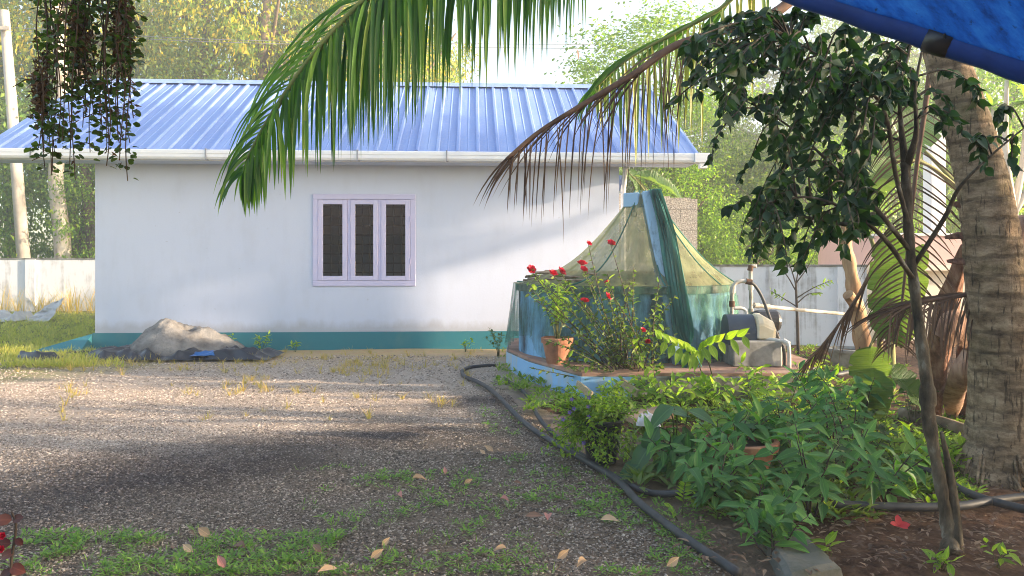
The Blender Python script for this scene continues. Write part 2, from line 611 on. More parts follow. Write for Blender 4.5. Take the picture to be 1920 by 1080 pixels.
m_block = M('rough_cement_block', [(.20, .185, .165), (.38, .35, .32), (.52, .49, .45)], 38, 4, rough=.95, bmp=.9, bscale=42, bdist=.03, lo=.35, hi=.65)
m_conc = M('grey_concrete', [(.14, .14, .13), (.26, .26, .25), (.36, .36, .35)], 5, rough=.9, bmp=.25, bscale=30)
m_mossconc = M('mossy_concrete', [(.05, .06, .035), (.18, .18, .16), (.33, .33, .32)], 5, rough=.9, bmp=.3, bscale=30)
m_lav = M('lavender_paint', [(.52, .50, .72), (.57, .55, .76)], 5, rough=.45, spec=.45, bmp=.04)
m_gutter = M('white_gutter', [(.74, .75, .80), (.82, .83, .86)], 3, rough=.35, spec=.5)
m_bracket = M('grey_metal', [(.25, .25, .27), (.4, .4, .42)], 10, rough=.5, metallic=.6)
m_room = M('room_plaster', [(.30, .31, .34)], 2)
m_bar = M('dark_iron', [(.008, .008, .009), (.02, .018, .016)], 30, rough=.5)

def roof_material():
    m, nt, bs, out = nodes_of('blue_coated_steel')
    n1 = noise(nt, 1.5, 6, .7, stretch=(2.5, .5, .5))
    n2 = noise(nt, 22, 3)
    oi = nt.nodes.new('ShaderNodeObjectInfo')
    v = math_node(nt, 'ADD', math_node(nt, 'MULTIPLY', n1, .7), math_node(nt, 'MULTIPLY', oi.outputs['Random'], .3))
    c = ramp(nt, v, [(.3, (.15, .24, .54)), (.52, (.20, .31, .63)), (.75, (.31, .42, .70))])
    c = mixc(nt, math_node(nt, 'MULTIPLY', ramp(nt, n2, [(.5, (0, 0, 0)), (.72, (1, 1, 1))]), .3), c, (.45, .46, .55))
    nt.links.new(c, bs.inputs['Base Color'])
    nt.links.new(ramp(nt, n1, [(.3, (.30, .30, .30)), (.7, (.5, .5, .5))]), bs.inputs['Roughness'])
    bs.inputs['Specular IOR Level'].default_value = .5
    bump(nt, bs, noise(nt, 3, 3, stretch=(1.2, .4, 1)), .12, .02)
    return m
m_roof = roof_material()

def glass_material():
    m, nt, bs, out = nodes_of('window_glass')
    tr = nt.nodes.new('ShaderNodeBsdfTransparent')
    tr.inputs[0].default_value = (.75, .8, .8, 1)
    gl = nt.nodes.new('ShaderNodeBsdfGlossy')
    gl.inputs['Roughness'].default_value = .02
    fr = nt.nodes.new('ShaderNodeFresnel')
    fr.inputs[0].default_value = 1.5
    mx = nt.nodes.new('ShaderNodeMixShader')
    nt.links.new(fr.outputs[0], mx.inputs[0])
    nt.links.new(tr.outputs[0], mx.inputs[1])
    nt.links.new(gl.outputs[0], mx.inputs[2])
    nt.links.new(mx.outputs[0], out.inputs[0])
    return m
m_glass = glass_material()

# ------------------------------------------------------------------ setting: ground
def axis(vals):
    out = []
    for a, b, st in vals:
        out += list(np.arange(a, b, st))
    out.append(vals[-1][1])
    return np.array(out)

def hash_noise(x, y, sc, seed=0):
    return np.array([mnoise.noise((a * sc + seed, b * sc, seed * 1.7)) for a, b in zip(x, y)])

gx = axis([(-62, -16, 4), (-16, 10, .25), (10, 58, 4)])
gy = axis([(-14, 2, 2), (2, 26, .25), (26, 134, 6)])
XX, YY = np.meshgrid(gx, gy)
zz = np.zeros(XX.size)
fx, fy = XX.ravel(), YY.ravel()
near = (fx > -16) & (fx < 9.9) & (fy > 2.1) & (fy < 25.8)
zz[near] = hash_noise(fx[near], fy[near], 1.3, 3) * .018 + hash_noise(fx[near], fy[near], .35, 9) * .03
V = np.stack([fx, fy, zz - 0.004], 1)
nx, ny = len(gx), len(gy)
ii = np.arange(nx * ny).reshape(ny, nx)
FQ = np.stack([ii[:-1, :-1], ii[:-1, 1:], ii[1:, 1:], ii[1:, :-1]], -1).reshape(-1, 4)
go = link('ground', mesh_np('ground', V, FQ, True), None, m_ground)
go['kind'] = 'structure'

# the bed's edge: X of the boundary at a distance Y
EDGE = [(3.0, 1.35), (3.79, 1.08), (4.2, .93), (4.75, .8), (5.3, .70), (6.2, .50), (7.2, .22), (8.2, .0), (9.2, -.15), (10.6, -.3)]
def edge_x(y):
    return np.interp(y, [e[0] for e in EDGE], [e[1] for e in EDGE])

m_soil = M('bed_soil', [(.035, .02, .014), (.095, .052, .034), (.16, .095, .06)], 9, 6, rough=.95, bmp=.8, bscale=30, bdist=.03, spec=.1, coord='Object')
by = axis([(2.6, 9.0, .1), (9.0, 15.0, .25)])
bu = np.linspace(0, 1, 60) ** 1.4
bv = []
for y in by:
    x0 = edge_x(y) + .12 + .05 * math.sin(y * 5) + (0 if y < 9 else (y - 9) * .9)
    for u in bu:
        x = x0 + (9.2 - x0) * u
        e = min(1.0, u * 9.0)
        bv.append((x, y, -.03 + e * (.055 + .03 * mnoise.noise((x * 1.4, y * 1.4, 2)) + .014 * mnoise.noise((x * 7, y * 7, 5)))))
nb = len(bu)
ii = np.arange(len(by) * nb).reshape(len(by), nb)
FQ = np.stack([ii[:-1, :-1], ii[:-1, 1:], ii[1:, 1:], ii[1:, :-1]], -1).reshape(-1, 4)
bed = link('planting_bed', mesh_np('planting_bed', bv, FQ, True), None, m_soil)
bed['kind'] = 'structure'

# gravel: real stones, one piece of stuff
def gravel():
    base = np.array([(1, 0, 0), (-1, 0, 0), (0, 1, 0), (0, -1, 0), (0, 0, 1), (0, 0, -.6)], dtype=np.float64)
    tri = np.array([(0, 2, 4), (2, 1, 4), (1, 3, 4), (3, 0, 4), (2, 0, 5), (1, 2, 5), (3, 1, 5), (0, 3, 5)])
    xs, ys, ss = [], [], []
    for y0, y1, dens, smin, smax in ((3.5, 5.2, 6500, .0045, .010), (5.2, 7.2, 4000, .0055, .011), (7.2, 9.5, 1900, .006, .0125), (9.5, 12.6, 500, .008, .016)):
        x0, x1 = -.70 * y1 - .2, 1.3
        n = int((x1 - x0) * (y1 - y0) * dens)
        x = RNG.uniform(x0, x1, n)
        y = RNG.uniform(y0, y1, n)
        k = (x > -.70 * y - .1) & (x < edge_x(y) + .08)
        cl = hash_noise(x[k], y[k], 1.1, 21) + .5 * hash_noise(x[k], y[k], 3.1, 4)
        kk = RNG.uniform(-.95, .3, k.sum()) < cl + .25
        xs.append(x[k][kk]); ys.append(y[k][kk])
        ss.append(RNG.uniform(smin, smax, kk.sum()) * RNG.choice([.8, 1, 1.0, 1.35], kk.sum()))
    x, y, s = map(np.concatenate, (xs, ys, ss))
    n = len(x)
    z = hash_noise(x, y, 1.3, 3) * .018 + hash_noise(x, y, .35, 9) * .03
    a = RNG.uniform(0, 6.28, n)
    sc = np.stack([s * RNG.uniform(.8, 1.4, n), s * RNG.uniform(.6, 1.0, n), s * RNG.uniform(.35, .7, n)], 1)
    jit = 1 + RNG.uniform(-.25, .25, (n, 6, 3))
    v = base[None] * jit * sc[:, None, :] + RNG.uniform(-.2, .2, (n, 6, 3)) * sc[:, None, :]
    ca, sa = np.cos(a)[:, None], np.sin(a)[:, None]
    vx = v[..., 0] * ca - v[..., 1] * sa + x[:, None]
    vy = v[..., 0] * sa + v[..., 1] * ca + y[:, None]
    vz = v[..., 2] + (z + sc[:, 2] * .3 - .003)[:, None]
    f = tri[None] + (np.arange(n) * 6)[:, None, None]
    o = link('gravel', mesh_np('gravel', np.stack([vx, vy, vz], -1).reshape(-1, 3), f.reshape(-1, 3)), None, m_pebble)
    o['kind'] = 'stuff'
    return n
gravel()

# ------------------------------------------------------------------ outbuilding
B = thing('outbuilding', 'white single storey outbuilding with blue ribbed metal roof and lavender window', 'building', (-2.73, 13.55, 0), rz=R(3))
def bbuild(mb, name, mat, parent=B, **k):
    return mb.build(name, mat, parent, world=False, **k)
HW, DEP, EV = 4.72, 5.9, 3.62
wx0, wx1, wz0, wz1 = -.86, .95, 1.17, 2.80
w = MB()
T = .2
for a, b in (((-HW, 0, .32), (wx0, T, EV)), ((wx1, 0, .32), (HW, T, EV)), ((wx0, 0, .32), (wx1, T, wz0)), ((wx0, 0, wz1), (wx1, T, EV))):
    w.box(a, b)
bbuild(w, 'front_wall', m_wall)
for sx in (-1, 1):
    g = MB()
    x0, x1 = (-HW, -HW + T) if sx < 0 else (HW - T, HW)
    poly = [(T, .32), (DEP, .32), (DEP, EV), (2.95, 5.28), (T, EV + .1)]
    n = len(poly)
    g.add([(x0, y, z) for y, z in poly] + [(x1, y, z) for y, z in poly],
          [tuple(range(n)), tuple(range(2 * n - 1, n - 1, -1))] + [(i, (i + 1) % n, n + (i + 1) % n, n + i) for i in range(n)])
    bbuild(g, 'gable_wall', m_gable)
bbuild(MB().box((-HW + T, DEP - T, .32), (HW - T, DEP, EV)), 'back_wall', m_wall)
bbuild(MB().box((-HW - .03, -.03, -.1), (HW + .03, DEP + .03, .318)), 'plinth', m_plinth)
rp = MB()
rp.add([(-5.75, -.5, 0), (-HW - .035, -.5, 0), (-HW - .035, .6, 0), (-5.75, .6, 0), (-HW - .035, -.03, .31), (-HW - .035, .6, .31)],
       [(0, 3, 2, 1), (0, 1, 4), (3, 5, 2), (0, 4, 5, 3), (1, 2, 5, 4)])
bbuild(rp, 'ramp', m_plinth)
bbuild(MB().box((-HW + T, T, 3.3), (HW - T, DEP - T, 3.36)), 'ceiling', m_room)
bbuild(MB().box((-HW + T + .01, 2.6, .33), (HW - T - .01, 2.7, 3.29)), 'partition_wall', m_room)

# roof: panels with a raised rib each
E0, E1 = (-6.38, 6.05)
ZE, ZR, YE, YR = 3.50, 5.50, -.60, 2.95
NP = 35
PW = (E1 - E0) / NP
def roof_panel_mesh(front=True):
    ye = YE if front else 2 * YR - YE
    prof = [(0, 0), (PW * .36, 0), (PW * .40, .008), (PW * .44, 0), (PW - .085, 0), (PW - .062, .036), (PW - .022, .036), (PW, 0)]
    t = .006
    vs, fs = [], []
    rows = 7
    sl = Vector((0, YR - ye, ZR - ZE)).normalized()
    nn = Vector((0, -sl.z, sl.y)) if front else Vector((0, sl.z, -sl.y))
    if nn.z < 0:
        nn = -nn
    for j in range(rows):
        u = j / (rows - 1)
        p = Vector((0, ye, ZE)).lerp(Vector((0, YR, ZR)), u)
        for lay in (0, 1):
            for x, h in prof:
                q = p + nn * (h - lay * t)
                vs.append((x, q.y, q.z))
    k = len(prof)
    for j in range(rows - 1):
        for i in range(k - 1):
            a, b = j * 2 * k + i, (j + 1) * 2 * k + i
            fs.append((a, a + 1, b + 1, b))
            fs.append((a + k, b + k, b + k + 1, a + k + 1))
    for i in range(k - 1):
        fs.append((i, i + k, i + k + 1, i + 1))
        e = (rows - 1) * 2 * k + i
        fs.append((e, e + 1, e + k + 1, e + k))
    m = bpy.data.meshes.new('roof_panel')
    m.from_pydata(vs, [], fs)
    m.materials.append(m_roof)
    return m
for front in (True, False):
    rm = roof_panel_mesh(front)
    for i in range(NP):
        o = link('roof_panel', rm, B)
        o.location = (E0 + i * PW, 0, random.uniform(-.004, .004))
rc = MB()
rc.add([(E0 - .01, YR - .17, ZR - .048), (E1 + .01, YR - .17, ZR - .048), (E1 + .01, YR - .15, ZR - .02), (E0 - .01, YR - .15, ZR - .02),
        (E1 + .01, YR, ZR + .075), (E0 - .01, YR, ZR + .075), (E1 + .01, YR + .17, ZR - .035), (E0 - .01, YR + .17, ZR - .035)],
       [(0, 1, 2, 3), (3, 2, 4, 5), (5, 4, 6, 7)])
bbuild(rc, 'ridge_cap', m_roof)
for x0, x1 in ((E0 + .01, E0 + .05), (E1 - .05, E1 - .01)):
    for s in (-1, 1):
        bb = MB()
        ye = YE + .05 if s < 0 else 2 * YR - YE - .05
        pts = [(ye, ZE - .02), (YR, ZR - .02), (YR, ZR - .17), (ye, ZE - .17)]
        bb.add([(x0, y, z) for y, z in pts] + [(x1, y, z) for y, z in pts], [(0, 1, 2, 3), (7, 6, 5, 4), (0, 4, 5, 1), (1, 5, 6, 2), (2, 6, 7, 3), (3, 7, 4, 0)])
        bbuild(bb, 'bargeboard', m_gutter)
bbuild(MB().box((E0 + .06, YE + .06, ZE - .16), (E1 - .06, YE + .085, ZE - .005)), 'fascia', m_gutter)
bbuild(MB().box((E0 + .06, YE + .09, ZE - .155), (E1 - .06, -.002, ZE - .13)), 'soffit', m_wall)
GX = [E0 - .06, -5.45, -2.55, .02, 1.56, 3.93, E1 - .12]
for a, b in zip(GX[:-1], GX[1:]):
    gm = MB()
    pr = [(-.115, .015), (-.13, .0), (-.13, -.05), (-.122, -.055), (-.122, -.11), (-.10, -.145), (-.02, -.15), (0, -.14), (0, 0), (-.012, 0), (-.012, -.13), (-.09, -.132), (-.108, -.10), (-.108, .0)]
    n = len(pr)
    gm.add([(a + .004, YE + .055 + y, ZE + .0 + z) for y, z in pr] + [(b - .004, YE + .055 + y, ZE + .0 + z) for y, z in pr],
           [tuple(range(n)), tuple(range(2 * n - 1, n - 1, -1))] + [(i, (i + 1) % n, n + (i + 1) % n, n + i) for i in range(n)])
    bbuild(gm, 'gutter', m_gutter)
for x in GX[1:-1]:
    bk = MB().box((x - .012, YE - .083, ZE - .155), (x + .012, YE - .077, ZE + .025)).box((x - .012, YE - .083, ZE + .0251), (x + .012, YE + .05, ZE + .03)).box((x - .012, YE - .083, ZE - .161), (x + .03, YE + .02, ZE - .156))
    bbuild(bk, 'gutter_bracket', m_bracket)
ob = MB().box((E1 - .115, YE - .09, ZE - .15), (E1 + .16, YE + .06, ZE + .02)).box((E1 - .02, YE - .06, ZE - .25), (E1 + .12, YE + .04, ZE - .151))
bbuild(ob, 'gutter_outlet', m_gutter, bevel=.008)
dp = MB().tube([(HW + .1, -.1, ZE - .18), (HW + .1, .0, ZE - .4), (HW + .1, .12, ZE - .6), (HW + .1, .12, 0)], .045, 10)
bbuild(dp, 'downpipe', m_gutter, smooth=True)

# window with three casements
wf = MB()
fw = .075
for a, b in (((wx0 - .02, -.025, wz1 - fw), (wx1 + .02, .12, wz1 + .02)), ((wx0 - .02, -.025, wz0 - .02), (wx1 + .02, .12, wz0 + fw)),
             ((wx0 - .02, -.024, wz0 + fw), (wx0 + fw, .12, wz1 - fw)), ((wx1 - fw, -.024, wz0 + fw), (wx1 + .02, .12, wz1 - fw))):
    wf.box(a, b)
cw = (wx1 - wx0 - 2 * fw) / 3
for k in (1, 2):
    x = wx0 + fw + k * cw
    wf.box((x - .028, -.015, wz0 + fw), (x + .028, .12, wz1 - fw))
W = bbuild(wf, 'window', m_lav, bevel=.006)
for k in range(3):
    a = wx0 + fw + k * cw + (.030 if k else .004)
    b = wx0 + fw + (k + 1) * cw - (.030 if k < 2 else .004)
    s0, s1 = wz0 + fw + .005, wz1 - fw - .005
    st = .085
    c = MB()
    c.box((a, -.03, s0), (a + st, .015, s1)).box((b - st, -.03, s0), (b, .015, s1)).box((a + st, -.029, s0), (b - st, .015, s0 + st)).box((a + st, -.029, s1 - st), (b - st, .015, s1))
    bbuild(c, 'casement', m_lav, W, bevel=.004)
    bbuild(MB().box((a + st - .004, -.004, s0 + st - .004), (b - st + .004, .0, s1 - st + .004)), 'pane', m_glass, W)
    for zz_ in (s0 + .35, s1 - .35):
        bbuild(MB().tube([(a + (.0 if k < 2 else b - a), -.034, zz_ - .05), (a + (.0 if k < 2 else b - a), -.034, zz_ + .05)], .008, 8), 'hinge', m_lav, W)
    for j in range(8):
        z = s0 + st + .06 + j * (s1 - s0 - 2 * st - .1) / 7
        bbuild(MB().box((a + .03, .055, z - .012), (b - .03, .063, z + .012)), 'grille_bar', m_bar, W)
    for j in (.36, .78):
        x = a + st + j * (b - a - 2 * st)
        bbuild(MB().tube([(x, .075, s0 + .02), (x, .075, s1 - .02)], .010, 6), 'grille_rod', m_bar, W)

# ------------------------------------------------------------------ boundary walls and neighbours
def wall_run(name, label, a, b, h, mat, coping, cap_mat, thick=.15, pil=None, cat='wall'):
    a, b = Vector((a[0], a[1], 0)), Vector((b[0], b[1], 0))
    t = thing(name, label, cat, a)
    d = (b - a)
    L = d.length
    t.rotation_euler = (0, 0, math.atan2(d.y, d.x))
    mb = MB().box((0, 0, -.2), (L, thick, h))
    mb.build('panel', mat, t, world=False)
    if coping:
        MB().box((-.02, -.02, h + .0005), (L + .02, thick + .02, h + coping)).build('coping', cap_mat, t, world=False)
    for x in (pil or []):
        MB().box((x - .15, -.06, -.2), (x + .15, -.0005, h - .002)).build('pilaster', mat, t, world=False)
    return t
wall_run('boundary_wall', 'long weathered white compound wall on the grassy side of the outbuilding', (-20, 23.6), (-6.5, 24.4), 1.66, m_bwall, .045, m_mossconc, pil=[1.2, 4.6, 8.3, 12])
wall_run('boundary_wall', 'blue tinted stained compound wall behind the pumps and bare sapling', (3.55, 14.6), (6.5, 13.65), 1.50, m_bwall_blue, .04, m_mossconc, pil=[1.55, 2.75])

bt = thing('cement_block_wall', 'rough grey unplastered cement block wall beside the outbuilding, seen through net', 'wall', (2.05, 14.35, 0))
bw, bh = .40, .20
for r in range(14):
    xo = 0 if r % 2 == 0 else -.2
    for c in range(5):
        x0, x1 = max(0, xo + c * bw), min(1.52, xo + (c + 1) * bw - .008)
        if x1 - x0 < .05:
            continue
        z0 = r * bh
        slope = .10 * (1 - (x0) / 1.52) if r == 13 else 0
        m = MB().box((x0, random.uniform(-.004, .004), z0), (x1, .19, z0 + bh - .008 + slope))
        m.build('block', m_block, bt, world=False)
MB().box((.01, .012, 0), (1.50, .18, 14 * bh - .03)).build('mortar', m_block, bt, world=False)

nb_ = thing('neighbouring_outhouse', 'low cream outhouse with pink parapet seen through the dry palm leaf', 'building', (7.25, 14.6, 0))
MB().box((.1, .1, -.1), (5, 3.0, 1.42)).build('wall', m_cream, nb_, world=False)
MB().box((-.05, -.12, 1.421), (5.1, 3.1, 1.52)).build('slab', m_cream, nb_, world=False)
MB().box((0, .0, 1.521), (5.0, 3.05, 2.1)).build('parapet', m_pink, nb_, world=False)
MB().box((-.04, -.04, 2.101), (5.05, 3.1, 2.15)).build('coping', m_whitep, nb_, world=False)
pl = thing('white_pillar', 'tall white pillar standing on the pink outhouse behind the palm trunk', 'pillar', (8.5, 15.0, 2.15))
MB().box((-.15, -.15, 0.001), (.15, .15, 2.1)).build('shaft', m_whitep, pl, world=False, bevel=.015)
MB().tube([(0, 0, 2.101), (0, 0, 2.2)], [.14, .07], 12).build('cap', m_whitep, pl, world=False)
# ------------------------------------------------------------------ background trees, pole, wires, hill
m_bark = M('tree_bark', [(.06, .045, .03), (.16, .12, .08), (.26, .21, .15)], 6, rough=.9, bmp=.5, bscale=20, stretch=(1, 1, .3))
m_palebark = M('pale_bark', [(.22, .17, .12), (.48, .42, .35), (.62, .57, .5)], 4, rough=.85, bmp=.3, bscale=16, stretch=(1, 1, .4))
m_pole = M('concrete_pole', [(.42, .37, .32), (.56, .50, .44)], 3, rough=.85, bmp=.15)
m_wire = M('wire', [(.25, .25, .27)], 2, rough=.5)
lm_yellow = leaf_mat('yellowing_leaf', [(0, (.05, .11, .02)), (.45, (.15, .23, .025)), (.74, (.44, .38, .03)), (.92, (.52, .33, .04)), (1, (.42, .22, .05))], .45)
lm_mid = leaf_mat('mid_green_leaf', [(0, (.035, .075, .018)), (.5, (.08, .14, .03)), (1, (.20, .24, .04))], .4)
lm_bright = leaf_mat('bright_green_leaf', [(0, (.06, .13, .02)), (.5, (.13, .24, .03)), (1, (.28, .36, .05))], .45)
lm_dark = leaf_mat('deep_green_leaf', [(0, (.018, .045, .014)), (.6, (.045, .09, .022)), (1, (.11, .16, .03))], .35)

def crown_mesh(name, seed, rx, rz, nclump, nleaf, leaf, hollow=.35, drop=.35):
    r = np.random.default_rng(seed)
    d = rand_dirs(nclump, -.75, 1.0, r)
    rad = r.uniform(hollow, 1.0, nclump) ** .6
    c = d * rad[:, None] * np.array([rx, rx, rz])
    c *= (1 + .25 * np.sin(d[:, :1] * 3 + seed) * np.cos(d[:, 1:2] * 4))
    cs = r.uniform(.14, .30, nclump) * rx
    idx = np.repeat(np.arange(nclump), nleaf)
    off = r.normal(0, 1, (len(idx), 3)) * np.array([1, 1, .55])
    pos = c[idx] + off * cs[idx][:, None] * .7
    dr = rand_dirs(len(idx), -1, .5, r) + d[idx] * .5
    dr[:, 2] -= drop
    up = rand_dirs(len(idx), .2, 1, r)
    L = r.uniform(.6, 1.3, len(idx)) * leaf
    V, Q = leaf_batch(T_DIAMOND, pos, dr, up, L, L * .5)
    return mesh_np(name, V, Q, False)

CROWNS = [crown_mesh('crown', 100 + k, 1.0, 1.0 + .15 * k, 90, 95, .055) for k in range(4)]
CROWNS_FINE = [crown_mesh('crown', 200 + k, 1.0, 1.1, 80, 170, .045) for k in range(2)]
for m in CROWNS + CROWNS_FINE:
    m.materials.append(lm_mid)

def trunk_mesh(name, h, r, seed, mat, lean=(0, 0), limbs=5):
    rs = random.Random(seed)
    mb = MB()
    pts = [Vector((lean[0] * t + .06 * h * .2 * math.sin(t * 4 + seed), lean[1] * t, h * t)) for t in [i / 7 for i in range(8)]]
    mb.tube(pts, lerp_list([r * 1.25, r, r * .85, r * .5], 8), 10)
    for k in range(limbs):
        p, d = along(pts, rs.uniform(.55, .92))
        a = rs.uniform(0, 6.28)
        e = p + Vector((math.cos(a), math.sin(a), rs.uniform(.5, 1.1))) * h * rs.uniform(.18, .3)
        mid = (p + e) / 2 + Vector((0, 0, -.05 * h))
        mb.tube(smooth_path([p, mid, e], 3), lerp_list([r * .45, r * .12], 7), 6)
    m = bpy.data.meshes.new(name)
    m.from_pydata(mb.v, [], mb.f)
    m.polygons.foreach_set('use_smooth', [True] * len(m.polygons))
    m.materials.append(mat)
    return m
TRUNKS = [trunk_mesh('trunk', 1.0, .022, k, m_bark, (.06 * (k - 1), .03)) for k in range(3)]

def bg_tree(name, label, x, y, h, w, mat, group=None, k=None, fine=False, crown_frac=.62):
    t = thing(name, label, 'tree', (x, y, 0), group)
    k = random.randrange(100) if k is None else k
    tr = link('trunk', TRUNKS[k % 3], t)
    tr.scale = (h * .9, h * .9, h * .78)
    tr.rotation_euler = (0, 0, k)
    ms = CROWNS_FINE if fine else CROWNS
    c = link('crown', ms[k % len(ms)], t)
    ch = h * crown_frac
    c.scale = (w, w, ch * .5)
    c.location = (0, 0, h - ch * .5)
    c.rotation_euler = (0, 0, k * 1.3)
    c.material_slots[0].link = 'OBJECT'
    c.material_slots[0].material = mat
    return t

# yellowing trees rising behind the roof
for x, y, h, w in ((-24, 36, 18, 4.6), (-19.5, 33, 16.5, 4.0), (-15.5, 36, 18.5, 4.4), (-11.5, 33.5, 17.5, 4.2), (-8.6, 37, 18, 4.0), (-6.2, 34, 15.5, 3.2), (-21, 42, 21, 5), (-13.5, 43, 22, 5), (-8.5, 44, 20, 4.5), (-4.6, 38, 13.5, 2.8)):
    bg_tree('yellowing_tree', 'tall tree with yellowing sunlit foliage in the mass rising behind the blue roof', x, y, h, w, lm_yellow, 'yellowing trees behind the roof', fine=True, crown_frac=.8)
# green trees behind the white wall
for x, y, h, w in ((-21.5, 29, 8.5, 3.2), (-17.6, 30.5, 9.5, 3.2), (-13.5, 30, 9, 3.1), (-19.5, 27.5, 6, 2.2), (-15.2, 28, 5.6, 2.0), (-12.2, 28, 5.8, 2.0), (-23, 32, 12, 3.5)):
    bg_tree('green_tree', 'dense green tree in the row just beyond the weathered white compound wall', x, y, h, w, random.choice((lm_mid, lm_bright, lm_mid)), 'green trees beyond the white wall', crown_frac=.9)
# small far tops against the white sky
for x, y, h, w, lab in ((-1.2, 62, 13.6, 2.4, 'yellow-green treetop just above the ridge where the fronds end'),
                        (.9, 66, 15.2, 1.7, 'small rounded green treetop peeping over the ridge into white sky'),
                        (2.6, 66, 13.8, 1.3, 'tiny lone green treetop on the ridge beside the dry brown frond')):
    bg_tree('distant_tree', lab, x, y, h, w, lm_mid if x > -1 else lm_yellow, fine=True)
# hazy trees on the right
for x, y, h, w, mt in ((9.5, 62, 17.5, 5, lm_mid), (15, 58, 16, 5, lm_mid), (21, 60, 20, 6, lm_mid), (27, 58, 22, 6, lm_bright), (34, 60, 24, 7, lm_mid), (12.5, 48, 11, 4, lm_mid), (18, 46, 12, 4.2, lm_bright), (24, 45, 15, 4.5, lm_mid), (31, 46, 17, 5, lm_bright)):
    bg_tree('hazy_tree', 'hazy tall tree in the far wood beyond the blue tinted compound wall', x, y, h, w, mt, 'hazy trees of the far wood', fine=True, crown_frac=.85)
for x, y, h, w, mt in ((4.6, 19.5, 3.9, 1.5, lm_bright), (6.6, 20, 3.4, 1.4, lm_bright), (5.6, 23, 5.2, 1.9, lm_mid), (8.6, 20.5, 4.0, 1.6, lm_bright), (8.2, 24, 5.5, 2.0, lm_mid), (10.8, 22, 5.0, 1.8, lm_bright), (13, 24, 6.2, 2.2, lm_mid), (15.5, 23, 6.8, 2.2, lm_bright), (11.6, 27, 7.5, 2.5, lm_mid), (18, 27, 9.5, 3, lm_bright), (4.2, 25, 5.8, 1.8, lm_mid), (7.0, 28, 7.0, 2.2, lm_bright), (9.6, 30, 7.5, 2.4, lm_mid)):
    bg_tree('garden_tree', 'bright green leafy tree crowding behind the blue tinted compound wall', x, y, h, w, mt, 'garden trees behind the stained wall', crown_frac=.88)

# unseen trees added on the palm side to shade the yard and left facade
for x, y, h, w, cf, lab in ((8.6, 1.2, 5.2, 2.3, .95, 'broad low unseen tree added on the palm side by the house to shade the yard'), (9.2, 3.3, 5.4, 2.2, .95, 'second broad low unseen tree added nearer the pink outhouse to shade the yard'),
                            (11.5, 10.55, 8.6, 1.35, .56, 'tall slim unseen tree added just past the pink outhouse, its high crown shading the facade'), (13.2, 10.95, 9.6, .95, .56, 'slim unseen tree with a high crown, the third one added past the pink outhouse to shade the facade'), (14.5, 10.3, 10.4, 1.8, .58, 'tallest slim unseen tree added past the pink outhouse, its high crown shading the facade')):
    bg_tree('unseen_shade_tree', lab, x, y, h, w, lm_dark, k=int(x), crown_frac=cf, fine=True)
# plain unseen house added behind the camera as a dark reflection for the panes
hs = thing('unseen_house', 'plain unseen house added behind the camera for the window panes to mirror', 'unseen_house', (0, -4.5, 0))
m_unseen_house = M('unseen_house_plaster', [(.035, .036, .042), (.06, .06, .068)], 2, rough=.85)
MB().box((-7, -8, 0), (5, -4.5, 3.1)).build('wall', m_unseen_house, hs)
MB().add([(-7.6, -3.4, 2.75), (5.6, -3.4, 2.75), (5.6, -6.2, 4.4), (-7.6, -6.2, 4.4), (5.6, -9, 2.75), (-7.6, -9, 2.75), (-7.6, -3.4, 2.65), (5.6, -3.4, 2.65), (5.6, -9, 2.65), (-7.6, -9, 2.65)],
         [(0, 1, 2, 3), (3, 2, 4, 5), (6, 9, 8, 7), (0, 6, 7, 1), (4, 8, 9, 5), (1, 7, 8, 4, 2), (0, 3, 5, 9, 6)]).build('unseen_house_roof', M('unseen_house_roof_tile', [(.12, .06, .04), (.2, .1, .07)], 5), hs)
for x in (-6.6, -2.6, 1.0, 4.6):
    MB().box((x - .12, -3.75, 0), (x + .12, -3.5, 2.649)).build('pillar', m_unseen_house, hs, bevel=.01)
MB().box((-1.3, -4.53, .02), (-.3, -4.501, 2.1)).build('unseen_house_door', m_bark, hs)

# hill covered with far-off wood
hx = np.linspace(-60, 57, 50)
hy = np.linspace(70, 132, 24)
HV = []
def hill_h(x, y):
    return max(-1.0, (13 * math.exp(-((x - 30) / 26) ** 2) + 7 * math.exp(-((x + 30) / 25) ** 2)) * math.sin(max(0, min(1, (y - 70) / 62)) * math.pi * .55) - .6 + 1.2 * mnoise.noise((x * .08, y * .08, 0)))
for y in hy:
    for x in hx:
        HV.append((x, y, hill_h(x, y)))
ii = np.arange(len(HV)).reshape(len(hy), len(hx))
FQ = np.stack([ii[:-1, :-1], ii[:-1, 1:], ii[1:, 1:], ii[1:, :-1]], -1).reshape(-1, 4)
m_hill = M('wooded_ground', [(.03, .05, .02), (.07, .09, .03)], .3)
hill = link('hill', mesh_np('hill', HV, FQ, True), None, m_hill)
hill['kind'] = 'structure'
rw = np.random.default_rng(5)
nt_ = 420
hxs, hys = rw.uniform(-10, 56, nt_), rw.uniform(72, 124, nt_)
pos, sz = [], []
for x, y in zip(hxs, hys):
    z0 = hill_h(x, y)
    R_ = rw.uniform(1.8, 3.6)
    n = 130
    d = rand_dirs(n, -.3, 1, rw)
    pos.append(np.array([x, y, z0 + R_ * 1.1]) + d * (rw.uniform(.55, 1.05, n)[:, None] * np.array([R_, R_, R_ * 1.2])))
pos = np.concatenate(pos)
batch_obj('far_wood', T_DIAMOND, pos, rand_dirs(len(pos), -1, .4, rw), rand_dirs(len(pos), .2, 1, rw), rw.uniform(.5, .95, len(pos)), rw.uniform(.3, .6, len(pos)), lm_mid, stuff=True, smooth=False)

